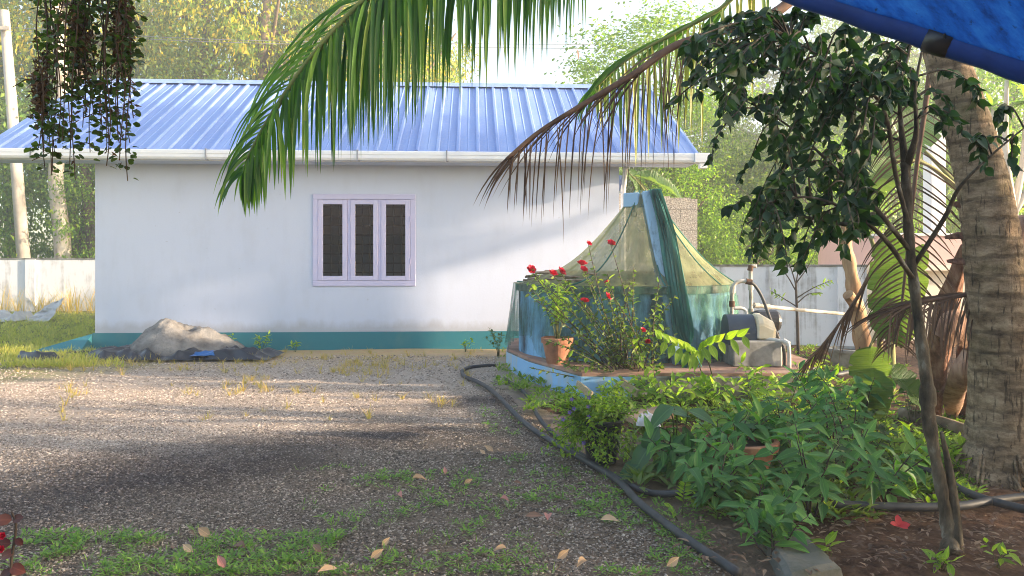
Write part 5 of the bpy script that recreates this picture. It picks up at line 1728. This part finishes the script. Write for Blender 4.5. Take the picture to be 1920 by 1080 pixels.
# ------------------------------------------------------------------ hanging plants at the upper left
lm_vine = leaf_mat('vine_leaf', [(0, (.03, .04, .014)), (.5, (.05, .085, .022)), (.85, (.09, .14, .03)), (1, (.20, .18, .05))], .35, rough=.35)
lm_vinedry = leaf_mat('dry_vine_leaf', [(0, (.05, .028, .015)), (.6, (.15, .088, .045)), (1, (.30, .20, .10))], .2, (1.6, 1.2, .7))
m_vstem = M('vine_stem', [(.06, .035, .02), (.13, .08, .045)], 14)
def vine(label, px0, px1, dist, lens, n, seed, knot=None, dens=100, dry=.55):
    r = random.Random(seed)
    cx = (px0 + px1) / 2
    topz = 1.6 + 640 / F * dist
    t = thing('hanging_plant', label, 'hanging plant', P(cx, -150, dist))
    pos, dr, dpos, ddr = [], [], [], []
    for k in range(n):
        x = r.gauss(cx, (px1 - px0) * .19)
        x = min(max(x, px0), px1)
        yb = r.choice(lens) + r.uniform(-70, 15)
        d = dist + r.uniform(-.10, .10)
        w = r.uniform(2, 9)
        ph_ = r.uniform(0, 6)
        pts = []
        N = 16
        for i in range(N + 1):
            u = i / N
            pts.append(P(cx + (x - cx) * min(1.15, .35 + u * 1.3) + w * math.sin(u * 9 + ph_), -150 + (yb + 150) * u, d))
        MB().tube(pts, lerp_list([.0022, .0012], N + 1), 4).build('strand', m_vstem, t)
        m = int(dens * (yb + 150) / 480)
        for i in range(m):
            u = r.random()
            p, dd = along(pts, min(.999, u))
            a = r.uniform(0, 6.28)
            q = Vector((math.cos(a), math.sin(a), r.uniform(-.7, .3)))
            tipness = u
            if r.random() < dry * (1.15 - tipness * .9):
                dpos.append(p + q * r.uniform(.0, .016)); ddr.append(q + Vector((0, 0, -.5)))
            else:
                pos.append(p + q * r.uniform(.004, .02)); dr.append(q)
    if knot:
        for (kx, ky, krx, kry, kn) in knot:
            for i in range(kn):
                p = P(kx + r.gauss(0, krx * .5), ky + r.gauss(0, kry * .5), dist + r.gauss(0, .02))
                dpos.append(p); ddr.append(Vector((r.gauss(0, 1), r.gauss(0, 1), r.gauss(-.4, 1))))
    n1, n2 = len(pos), len(dpos)
    batch_obj('leaves', T_ROUND, np.array(pos), np.array(dr), rand_dirs(n1, .2, 1), RNG.uniform(.010, .019, n1), RNG.uniform(.009, .016, n1), lm_vine, t, stuff=True)
    batch_obj('dry_leaves', T_SMALL, np.array(dpos), np.array(ddr), rand_dirs(n2), RNG.uniform(.010, .022, n2), .006, lm_vinedry, t, stuff=True)
    for k in range(9):
        s0 = P(r.uniform(px0, px1), r.uniform(-20, 300), dist)
        sg = r.choice((-1, 1))
        pts = smooth_path([s0, s0 + Vector((sg * r.uniform(.015, .03), 0, .004)), s0 + Vector((sg * r.uniform(.035, .065), -.01, -.018))], 4)
        MB().tube(pts, .0012, 4).build('strand', m_vstem, t)
        ps, ds = [], []
        for i in range(9):
            p, dd = along(pts, i / 9)
            ps.append(p); ds.append(Vector((r.gauss(0, 1), r.gauss(0, 1), r.gauss(-.3, .6))))
        batch_obj('leaves', T_ROUND, np.array(ps), np.array(ds), rand_dirs(9, .2, 1), RNG.uniform(.012, .02, 9), .014, lm_vine, t, stuff=True)
    return t
vine('thin trailing plant with a dark dry knot partway down its strands', 62, 112, 1.85, (340, 300, 330, 250), 9, 1, [(75, 170, 14, 46, 520), (82, 110, 12, 14, 60)], 60)
vine('thick trailing plant hanging between the knotted one and the third one', 108, 200, 1.8, (330, 280, 250, 200, 150, 150), 19, 2, [(150, 80, 20, 70, 500)], 85)
vine('long trailing plant with green tips reaching below the white gutter', 185, 258, 1.75, (330, 300, 260, 220, 170), 17, 3, [(225, 60, 18, 70, 500)], 85)

# ------------------------------------------------------------------ blue tarpaulin
def tarp_material():
    m, nt, bs, out = nodes_of('blue_tarpaulin')
    n1 = noise(nt, 9, 6, .7, stretch=(1, 2.5, 1))
    n2 = noise(nt, 45, 3, .6)
    c = ramp(nt, n1, [(.32, (.005, .03, .16)), (.5, (.008, .075, .36)), (.7, (.02, .13, .46))])
    c = mixc(nt, ramp(nt, n2, [(.62, (0, 0, 0)), (.74, (1, 1, 1))]), c, (.01, .03, .10))
    nt.links.new(c, bs.inputs['Base Color'])
    bs.inputs['Roughness'].default_value = .55
    tr = nt.nodes.new('ShaderNodeBsdfTranslucent')
    nt.links.new(c, tr.inputs[0])
    mx = nt.nodes.new('ShaderNodeMixShader')
    mx.inputs[0].default_value = .55
    nt.links.new(bs.outputs[0], mx.inputs[1]); nt.links.new(tr.outputs[0], mx.inputs[2]); nt.links.new(mx.outputs[0], out.inputs[0])
    return m
m_tarp = tarp_material()
m_tarphem = M('tarpaulin_hem', [(.006, .03, .16), (.012, .06, .30)], 6, rough=.5, spec=.4)
A, Bq = P(1488, -4, 2.5), P(1935, 146, 2.15)
E = Bq - A
e0, e1 = A - E * 1.3, Bq + E * 1.6
back = Vector((.5, -2.2, .75))
tp_ = thing('tarpaulin', 'blue tarpaulin awning corner with a dark rolled hem over the tree', 'tarpaulin', A)
def tarpf(i, j):
    u, v = i / 40, j / 16
    p = e0.lerp(e1, u) + back * v
    p.z += -.06 * math.sin(math.pi * v) * (1 + .5 * math.sin(u * 9)) + .012 * mnoise.noise((u * 12, v * 9, 3))
    return p
MB().grid(tarpf, 41, 17).build('sheet', m_tarp, tp_, smooth=True)
hp = [e0.lerp(e1, i / 40) + Vector((0, .005, .022 + .003 * math.sin(i * 2.1))) for i in range(41)]
hm = MB().tube(hp, .040, 10)
hm.build('hem', m_tarphem, tp_, smooth=True)
q = P(1757, 86, 2.26)
ku = min(range(41), key=lambda k: (hp[k] - q).length)
MB().tube([hp[ku].lerp(hp[ku + 1], f) for f in (-.55, -.5, .0, .5, .55)], [.034, .0425, .043, .0425, .034], 12).build('strap', m_blackp, tp_, smooth=True)
MB().tube([hp[ku] + Vector((.004 + .012 * math.cos(a), -.042, .004 + .012 * math.sin(a))) for a in [2 * math.pi * k / 16 for k in range(17)]], .004, 6).build('eyelet', m_bar, tp_, smooth=True)

# ------------------------------------------------------------------ planting bed: shrubs
lm_spr0 = leaf_meshes('leaf', LANCE, lm_lime, 3, fold=.18, curl=.3)
shr = [((1400, 935), 7, .50, .38, 'dark leaved shrub spilling over the wide terracotta pot'), ((1520, 985), 8, .62, .42, 'dark leaved shrub with long stems overhanging the mossy slab'),
       ((1600, 915), 7, .72, .40, 'tall dark leaved shrub standing behind the mossy slab'), ((1480, 890), 8, .70, .42, 'dark leaved shrub in the middle of the shrub clump'),
       ((1560, 850), 7, .75, .45, 'paler stemmed shrub at the back of the clump before the pump'), ((1340, 965), 6, .40, .34, 'low dark shrub at the tip of the bed by the hose'),
       ((1660, 960), 5, .50, .34, 'sparse shrub with thin stems next to the small tree trunk'), ((1440, 1010), 6, .38, .30, 'low shrub hanging over the edge of the slab'),
       ((1270, 905), 6, .36, .30, 'low shrub between the big drooping leaves and the hose'), ((1610, 830), 6, .70, .40, 'upright shrub just before the broad banana leaves')]
for (px, py), n, h, sp_, lab in shr:
    b = G(px, py); b.z = .04
    leafy_plant('shrub', lab, 'shrub', b, lm_s, m_twig, n=n, h=h, spread=sp_, per=14, L=.155, wr=.35, t0=.2, droop=.35, r0=.007, group='leafy shrubs of the bed', up=(0, -.5, 1))
# lime leaved plants filling the strip before the platform
for (px, py), n, h, lab in (((1235, 765), 8, .42, 'lime leaved shrub just before the planks at the platform edge'), ((1330, 770), 9, .46, 'lime leaved shrub below the bright spray of broad leaves'), ((1425, 765), 9, .50, 'lime leaved shrub below the pump block, reaching over the platform edge'),
                            ((1520, 760), 9, .55, 'lime leaved shrub between the outlet pipe and the broad banana leaves'), ((1140, 748), 6, .30, 'low lime leaved shrub at the blue platform corner')):
    b = G(px, py); b.z = .03
    leafy_plant('shrub', lab, 'shrub', b, lm_spr0, m_stem, n=n, h=h, spread=.38, per=12, L=.13, wr=.42, t0=.2, droop=.25, r0=.005, group='lime leaved shrubs before the platform', up=(0, -.5, 1))
for (px, py), (tx, ty), lab in (((1470, 790), (1500, 690), 'tall shoot with long pale leaves rising in front of the outlet pipe'), ((1560, 800), (1545, 700), 'tall shoot with long pale leaves rising in front of the short curved hose')):
    b = G(px, py); b.z = .03
    e = P(tx, ty, b.y - .1)
    st = smooth_path([b, b.lerp(e, .5) + Vector((.03, 0, .03)), e], 5)
    leafy_plant('shoot', lab, 'plant', b, lm_s, m_stem, stems=[st], per=9, L=.22, wr=.30, t0=.35, droop=.1, r0=.007)
for (px, py), ms, n, h, L, wr, lab in (((1600, 885), lm_r, 10, .55, .08, .55, 'bushy small leaved plant among the long leaved shrubs near the small tree'), ((1425, 850), lm_spr0, 8, .55, .12, .3, 'narrow lime leaved plant just behind the wide terracotta pot'),
                                       ((1545, 930), lm_r, 9, .5, .07, .6, 'dark small leaved bush in the thick of the shrub clump'), ((1448, 1058), lm_s, 5, .3, .12, .4, 'low sprawling seedling shrub hugging the near end of the mossy slab'),
                                       ((1345, 880), lm_l, 8, .42, .085, .7, 'round leaved light green plant before the wide terracotta pot')):
    b = G(px, py); b.z = .03
    leafy_plant('garden_plant', lab, 'plant', b, ms, m_twig, n=n, h=h, spread=.32, per=13, L=L, wr=wr, t0=.2, droop=.2, r0=.005, up=(0, -.4, 1))
# big soft drooping leaves
lm_soft = leaf_mat('soft_leaf', [(0, (.035, .10, .05)), (1, (.09, .18, .09))], .35, rnd='object')
lm_so = leaf_meshes('leaf', OVATE, lm_soft, 3, fold=.25, curl=.5, wave=.08)
b = G(1262, 890); b.z = .04
dl = thing('drooping_plant', 'plant with big soft drooping grey green leaves next to the black pot', 'plant', b)
for (px, py), (dx, dz), L in (((1262, 762), (-.6, -.2), .26), ((1250, 765), (.5, -.15), .2), ((1235, 800), (-.55, -.75), .28), ((1225, 830), (-.75, -.7), .30), ((1245, 850), (-.2, -1), .28), ((1215, 860), (-.9, -.55), .3), ((1280, 800), (.3, -.8), .26), ((1262, 830), (.1, -1), .26), ((1290, 770), (.8, -.2), .22)):
    p = P(px, py, b.y - .1)
    st = smooth_path([b, b.lerp(p, .6) + Vector((.03, 0, .08)), p], 4)
    stems_mesh([st], .008, .004, m_stem, dl)
    leaf_obj(dl, lm_so, p, (dx, random.uniform(-.5, .1), dz), (0, -.6, 1), L, L * .48)
# ferny sprig near the hose
def sprig(name, label, base, tip, n, L, wr, meshes, cat='sprig', sag=.0):
    b, e = Vector(base), Vector(tip)
    t = thing(name, label, cat, b)
    pth = smooth_path([b, b.lerp(e, .55) + Vector((0, 0, .12 * (e - b).length)), e], 6)
    stems_mesh([pth], .005, .002, m_stem, t)
    for k in range(n):
        p, d = along(pth, .3 + .69 * k / n)
        side = d.cross(Vector((0, -.4, 1))).normalized() * (1 if k % 2 else -1)
        l = L * (1 - .35 * k / n)
        leaf_obj(t, meshes, p, side + d * .55 + Vector((0, 0, -sag)), (0, -.5, 1), l, l * wr)
    return t
lm_spr = leaf_meshes('leaf', OVATE, lm_lime, 3, fold=.15, curl=.2)
b = G(1270, 985); b.z = .03
sprig('fern_sprig', 'small pale fern like sprig bending down to the hose', b, P(1252, 950, b.y - .05), 14, .06, .4, lm_spr)
sprig('fern_sprig', 'small pale sprig standing upright above the bent fern', b + Vector((.05, .1, 0)), P(1285, 905, b.y + .1), 14, .06, .4, lm_spr)
for (bx, by_), (tx, ty), nn, lab in (((1330, 742), (1232, 632), 13, 'bright lime spray of broad leaves in front of the net bunch'), ((1345, 742), (1405, 625), 12, 'bright lime spray of broad leaves in front of the pump block')):
    b = G(bx, by_)
    m = thing('leaf_spray', lab, 'branch', b)
    d = b.y - .6
    e = P(tx, ty, d)
    s = P(tx + (66 if tx < 1300 else -88), ty + (30 if tx < 1300 else 25), d)
    st = smooth_path([b, b.lerp(s, .6) + Vector((0, 0, .05)), s, e], 6)
    stems_mesh([st], .008, .003, m_stem, m)
    for k in range(nn):
        p, dd_ = along(st, .56 + .43 * k / nn)
        leaf_obj(m, lm_spr, p, dd_ * .35 + Vector((0, -.35, -.9 if k % 2 else .25)), (0, -1, .3), random.uniform(.16, .22), random.uniform(.07, .09))
# little plants at the bottom right
for (bx, by_), h, n, L, lab in (((1765, 1078), .10, 4, .085, 'small bright seedling at the foot of the forked tree trunk'), ((1868, 1075), .13, 3, .075, 'small bright seedling on bare red earth beside the forked trunk'), ((1560, 1062), .14, 2, .10, 'lone pale leafed seedling poking past the mossy slab')):
    b = G(bx, by_); b.z = .03
    leafy_plant('seedling', lab, 'seedling', b, lm_spr, m_stem, n=n, h=h, spread=.07, per=4, L=L, wr=.42, t0=.4, droop=.1, r0=.003)
# green plants between banana and small tree
for (bx, by_), h, lab in (((1650, 830), .62, 'leafy green climber in front of the banana plant'), ((1712, 800), .72, 'dark green plant climbing next to the small tree trunk'), ((1800, 905), .32, 'green weed clump between the small tree and palm trunk'), ((1690, 890), .34, 'bright weed clump on the red earth behind the shrubs')):
    b = G(bx, by_); b.z = .03
    leafy_plant('weed', lab, 'plant', b, lm_r if h > .5 else lm_spr, m_stem, n=9, h=h, spread=.26, per=9, L=.11, wr=.5, t0=.2, droop=.2, r0=.004)
# red leaved plant at the lower left corner
lm_red = leaf_mat('red_leaf', [(0, (.05, .012, .010)), (.6, (.11, .03, .02)), (1, (.20, .075, .04))], .2, (1.6, .8, .6), rnd='object')
lm_rd = leaf_meshes('leaf', ROUND, lm_red, 2, wave=.12)
b = G(20, 1300); b.z = 0
rp_ = thing('red_plant', 'dark stemmed plant with russet red leaves at the gravel edge corner', 'plant', b)
pth = smooth_path([b, P(20, 1080, b.y), P(30, 990, b.y), P(22, 960, b.y)], 5)
stems_mesh([pth], .006, .004, m_twig, rp_)
for (px, py), (dx, dz), L in (((24, 975), (.9, .3), .045), ((22, 975), (-1, .1), .06), ((30, 1010), (.6, -.4), .035), ((20, 1020), (-1, .2), .05), ((26, 1035), (-.9, -.3), .05), ((20, 1062), (.8, -.2), .06), ((22, 1068), (-.7, -.5), .05)):
    leaf_obj(rp_, lm_rd, P(px, py, b.y), (dx, -.2, dz), (0, -.8, .5), L, L * .75)
for (px, py) in ((6, 1005), (4, 1030)):
    o = link('flower', ROSE, rp_)
    o.location = P(px, py, b.y - .02) - b
    o.scale = (.016,) * 3
    o.rotation_euler = (1.2, 0, 0)

# sapling before the stained wall
sb = G(1497, 668)
sap = thing('sapling', 'thin bare sapling with a few tiny leaves before the blue tinted wall', 'sapling', sb)
dS = sb.y
stm = smooth_path([sb, P(1495, 600, dS), P(1492, 530, dS)], 5)
brs = [[P(1492, 545, dS), P(1470, 510, dS), P(1430, 480, dS)], [P(1492, 532, dS), P(1515, 500, dS), P(1530, 470, dS)], [P(1492, 535, dS), P(1500, 490, dS), P(1512, 440, dS)], [P(1492, 560, dS), P(1525, 540, dS), P(1560, 525, dS)],
       [P(1494, 575, dS), P(1470, 560, dS), P(1445, 545, dS)], [P(1493, 570, dS), P(1515, 552, dS), P(1538, 548, dS)], [P(1492, 532, dS), P(1480, 495, dS), P(1462, 465, dS)]]
stems_mesh([stm], .030, .018, m_twig, sap, 'trunk')
bp = [smooth_path(x, 4) for x in brs]
for s in bp:
    stems_mesh([s], .012, .005, m_twig, sap, 'branch')
lm_y = leaf_meshes('leaf', LANCE, lm_lime, 2)
for p, d, t in leaf_spots([bp[k] for k in (3, 4, 5)], 16, .5, .4):
    leaf_obj(sap, lm_y, p, d, (0, -.4, 1), random.uniform(.07, .13), .035)

# small plants along the plinth
for (bx, by_), h, n, sp_, lab in (((490, 662), .40, 7, .22, 'small lime and yellow bush against the teal plinth'), ((552, 660), .20, 3, .08, 'tiny yellowish seedling against the teal plinth near the small bush'),
                                  ((430, 660), .38, 3, .14, 'thin grey green weed at the end of the sand heap'), ((873, 660), .22, 4, .12, 'tiny weed by the plinth well away from the small bush'), ((935, 668), .55, 7, .22, 'tall thin grey weed at the wall next to the well platform')):
    b = G(bx, by_)
    leafy_plant('small_plant', lab, 'plant', b, lm_y if h < .5 else lm_r, m_stem, n=n, h=h, spread=sp_, per=8, L=.09, wr=.45, t0=.45, droop=.1, r0=.005)

# leaf hanging high in the white gap
hl = P(1082, 92, 9)
o = leaf_obj(thing('dry_leaf', 'dry brown leaf caught on the wires in the white sky gap', 'leaf', hl), leaf_meshes('leaf', OVATE, lm_dry, 1), hl, (.2, 0, -1), (1, -.5, 0), .13, .07)

# ------------------------------------------------------------------ fallen leaves
lm_tan = leaf_mat('tan_leaf', [(0, (.42, .27, .15)), (1, (.58, .42, .27))], .15, (1.2, 1.1, .9), rnd='object', rough=.6)
lm_pink = leaf_mat('pink_leaf', [(0, (.45, .16, .13)), (1, (.55, .27, .22))], .15, (1.2, 1, .9), rnd='object', rough=.6)
lm_brown = leaf_mat('brown_leaf', [(0, (.16, .08, .05)), (1, (.28, .16, .10))], .1, (1.2, 1, .9), rnd='object', rough=.6)
FM = {'tan': leaf_meshes('leaf', OVATE, lm_tan, 3, .5, .25), 'pink': leaf_meshes('leaf', OVATE, lm_pink, 3, .5, .2), 'brown': leaf_meshes('leaf', OVATE, lm_brown, 3, .4, .5)}
FALL = [(882, 793, 'tan', .055, 'small tan leaf alone on gravel, the one deepest into the yard'), (925, 852, 'tan', .09, 'tan leaf standing on edge beside a small flat one on gravel'),
        (910, 857, 'tan', .06, 'small flat tan leaf touching the upright leaf on gravel'), (835, 896, 'pink', .06, 'pink upright leaf on gravel past the pair of tan leaves'),
        (773, 908, 'tan', .08, 'flat pale tan leaf on gravel on the heap side of the pink leaf'), (870, 914, 'tan', .07, 'crumpled tan leaf on gravel just below the pink upright leaf'),
        (745, 938, 'pink', .07, 'pointed pinkish leaf on gravel below the flat pale tan one'), (938, 946, 'pink', .06, 'small pinkish leaf on gravel among sparse weeds'),
        (963, 914, 'brown', .05, 'tiny brown curled leaf on gravel near the hose bend'), (985, 980, 'brown', .09, 'brownish leaf lying end to end with a pink tan one in weeds'),
        (1027, 988, 'pink', .08, 'pink tan leaf lying end to end with a brownish one in weeds'), (1126, 987, 'tan', .09, 'orange tan leaf lying flat beside the weeds near the hose'),
        (395, 1014, 'tan', .10, 'long cream leaf lying flat on the green weeds at the gravel edge'), (325, 1044, 'brown', .055, 'small brown curled leaf in weeds close to a cream leaf'),
        (362, 1044, 'tan', .08, 'cream leaf tilted up in weeds beside a small brown curled leaf'), (460, 1040, 'brown', .085, 'dark brown curled leaf lying in weeds below the long cream leaf'),
        (422, 1074, 'pink', .08, 'salmon pink upright leaf at the frame bottom in weeds'), (603, 1044, 'brown', .075, 'reddish brown upright leaf beside a grey green rosette weed'),
        (716, 1031, 'tan', .06, 'small pale leaf lying on dark gravel above a yellowish upright leaf'), (695, 1056, 'tan', .08, 'yellowish upright leaf on dark gravel below a small pale leaf'),
        (950, 1042, 'tan', .06, 'small cream triangular leaf alone on dark gravel'), (1045, 1056, 'tan', .08, 'cream leaf standing upright next to the triangular one on dark gravel'),
        (1100, 1066, 'tan', .075, 'tan leaf leaning on a weed runner near the hose end'), (1250, 1070, 'tan', .085, 'tan leaf standing upright by the hose at the frame bottom'),
        (632, 1080, 'tan', .09, 'large beige leaf cut by the frame bottom on dark gravel')]
for px, py, c, L, lab in FALL:
    p = G(px, py); p.z = .025
    t = thing('fallen_leaf', lab, 'leaf', p, 'fallen leaves on the gravel')
    a = random.uniform(0, 6.28)
    if 'upright' in lab or 'tilted' in lab or 'edge' in lab:
        leaf_obj(t, FM[c], p, (math.cos(a) * .8, .2, .42), (.3, -1, .5), L, L * .5)
    else:
        leaf_obj(t, FM[c], p + Vector((0, 0, .015)), (math.cos(a), math.sin(a) * .5, .12), (0, -.35, 1), L * 1.25, L * .6)
for (px, py), c, L, lab in (((1685, 1012), 'pink', .09, 'bright red bract lying on the red earth by the forked trunk'), ((1605, 945), 'brown', .13, 'dry brown leaf hanging from a thin stem over the slab'), ((1630, 935), 'brown', .1, 'dark brown curled leaf drooping beside the long dry one'), ((1655, 950), 'brown', .1, 'withered brown leaf drooping from the sparse shrub')):
    p = G(px, py) if c == 'pink' else P(px, py, 4.6)
    if c == 'pink': p.z = .08
    t = thing('fallen_leaf' if c == 'pink' else 'withered_leaf', lab, 'leaf', p)
    mesh_ = leaf_meshes('leaf', ROUND, leaf_mat('scarlet_bract', [(0, (.5, .02, .03)), (1, (.6, .05, .05))], .2, (1.2, .6, .6)), 1, wave=.2) if c == 'pink' else FM[c]
    if c == 'pink':
        for q in ((.9, -.2, .25), (-.8, -.3, .35), (.1, .3, .6), (.2, -.6, .1)):
            leaf_obj(t, mesh_, p, q, (0, -.5, .8), L * .7, L * .45, 'petal')
    else:
        leaf_obj(t, mesh_, p, (-.15, -.1, -1), (0, -.8, .5), L, L * .3)

# ------------------------------------------------------------------ weeds and grass, uncountable
def weed_stuff(name, regions, mat, tmpl, L, W, el=(.2, 1.0), z0=.01, group_r=.05, per=9):
    pos, dr, up, LL = [], [], [], []
    for (x0, x1, y0, y1, n, thr) in regions:
        k = 0
        tries = 0
        while k < n and tries < n * 12:
            tries += 1
            px, py = random.uniform(x0, x1), random.uniform(y0, y1)
            g = G(px, py)
            if mnoise.noise((g.x * 1.6, g.y * 1.6, 7.7)) + .6 * mnoise.noise((g.x * 5, g.y * 5, 1.1)) < thr:
                continue
            k += 1
            s = random.uniform(.5, 1.2)
            for i in range(per):
                a = random.uniform(0, 6.28)
                e = random.uniform(*el)
                q = Vector((math.cos(a) * math.cos(e), math.sin(a) * math.cos(e), math.sin(e)))
                r_ = random.random() * group_r * s
                pos.append((g.x + q.x * r_, g.y + q.y * r_, z0 + random.random() * .02 * s))
                dr.append(q)
                up.append((-q.x * .5, -q.y * .5, 1))
                LL.append(L * s * random.uniform(.5, 1.1))
    LL = np.array(LL)
    return batch_obj(name, tmpl, np.array(pos), np.array(dr), np.array(up), LL, LL * (W / L), mat, None, stuff=True, smooth=False)
lm_weed = leaf_mat('weed_leaf', [(0, (.06, .15, .03)), (.5, (.13, .26, .045)), (1, (.28, .40, .07))], .35)
lm_grass = leaf_mat('dry_grass_blade', [(0, (.22, .21, .05)), (.45, (.42, .33, .11)), (.8, (.52, .34, .13)), (1, (.20, .30, .05))], .3)
lm_lawn = leaf_mat('lawn_blade', [(0, (.22, .27, .05)), (.6, (.46, .44, .10)), (1, (.62, .50, .18))], .35)
weed_stuff('ground_weeds', [(40, 640, 1005, 1085, 330, .08), (600, 1250, 880, 1085, 330, -.05), (1080, 1330, 930, 1085, 170, -.2), (880, 1100, 720, 870, 70, .0), (0, 120, 1000, 1085, 40, -.3)], lm_weed, T_OVATE, .040, .014, (.15, .9))
weed_stuff('ground_grass', [(40, 640, 1000, 1085, 260, -.2), (560, 1300, 870, 1085, 240, -.1)], lm_weed, T_BLADE, .05, .005, (.3, 1.3), per=7)
weed_stuff('bed_weeds', [(960, 1120, 690, 780, 150, -.4), (1150, 1420, 715, 800, 260, -.5), (1400, 1700, 690, 800, 260, -.5), (1560, 1830, 760, 940, 330, -.15), (1300, 1600, 800, 980, 200, -.4), (1740, 1915, 840, 960, 60, -.1), (930, 1000, 660, 740, 60, -.4), (1430, 1640, 655, 700, 90, -.4)], lm_lime_i, T_OVATE, .085, .034, (.2, 1.2), .04, .10, 10)
weed_stuff('bed_undergrowth', [(1180, 1420, 760, 930, 130, -.5), (1330, 1640, 800, 990, 200, -.5), (1600, 1760, 840, 930, 60, -.3)], lm_rose, T_OVATE, .11, .045, (.2, 1.2), .05, .12, 10)
lm_litter = leaf_mat('leaf_litter', [(0, (.05, .03, .02)), (.5, (.14, .08, .05)), (1, (.32, .22, .14))], .1, (1.2, 1, .9), rough=.7)
weed_stuff('gravel_litter', [(560, 1360, 830, 1085, 110, -.6), (60, 620, 960, 1085, 40, -.6), (850, 1050, 720, 830, 25, -.6)], lm_litter, T_OVATE, .05, .016, (-.1, .25), .016, .2, 2)
weed_stuff('leaf_litter', [(1620, 1915, 880, 1085, 330, -.5), (1400, 1640, 940, 1085, 120, -.4), (1700, 1915, 770, 880, 60, -.3), (1300, 1420, 960, 1080, 60, -.3)], lm_litter, T_OVATE, .06, .022, (-.15, .3), .055, .16, 3)
weed_stuff('dry_grass', [(0, 960, 655, 700, 130, .0), (100, 900, 690, 790, 60, .12), (600, 760, 672, 705, 90, -.4), (420, 560, 695, 745, 30, -.1), (70, 520, 668, 690, 90, -.3)], lm_grass, T_BLADE, .13, .009, (.5, 1.4), .0, .07, 12)
weed_stuff('lawn_grass', [(0, 178, 588, 690, 1500, -.6), (100, 230, 650, 690, 120, -.4)], lm_lawn, T_BLADE, .14, .014, (.5, 1.4), .0, .16, 10)
weed_stuff('dry_weeds', [(0, 178, 576, 590, 120, -.6)], lm_grass, T_BLADE, .9, .02, (.9, 1.5), .0, .3, 9)

# ------------------------------------------------------------------ haze: one closed box of even air round everything
hz = MB().box((-66, -18, -2.0), (62, 140, 30)).build('haze', bpy.data.materials.new('haze'))
hm_ = hz.data.materials[0]
hm_.use_nodes = True
nt = hm_.node_tree
nt.nodes.clear()
ou = nt.nodes.new('ShaderNodeOutputMaterial')
pv = nt.nodes.new('ShaderNodeVolumePrincipled')
pv.inputs['Color'].default_value = (.92, .95, 1.0, 1)
pv.inputs['Density'].default_value = .005
pv.inputs['Anisotropy'].default_value = .2
nt.links.new(pv.outputs[0], ou.inputs['Volume'])
hz['kind'] = 'stuff'
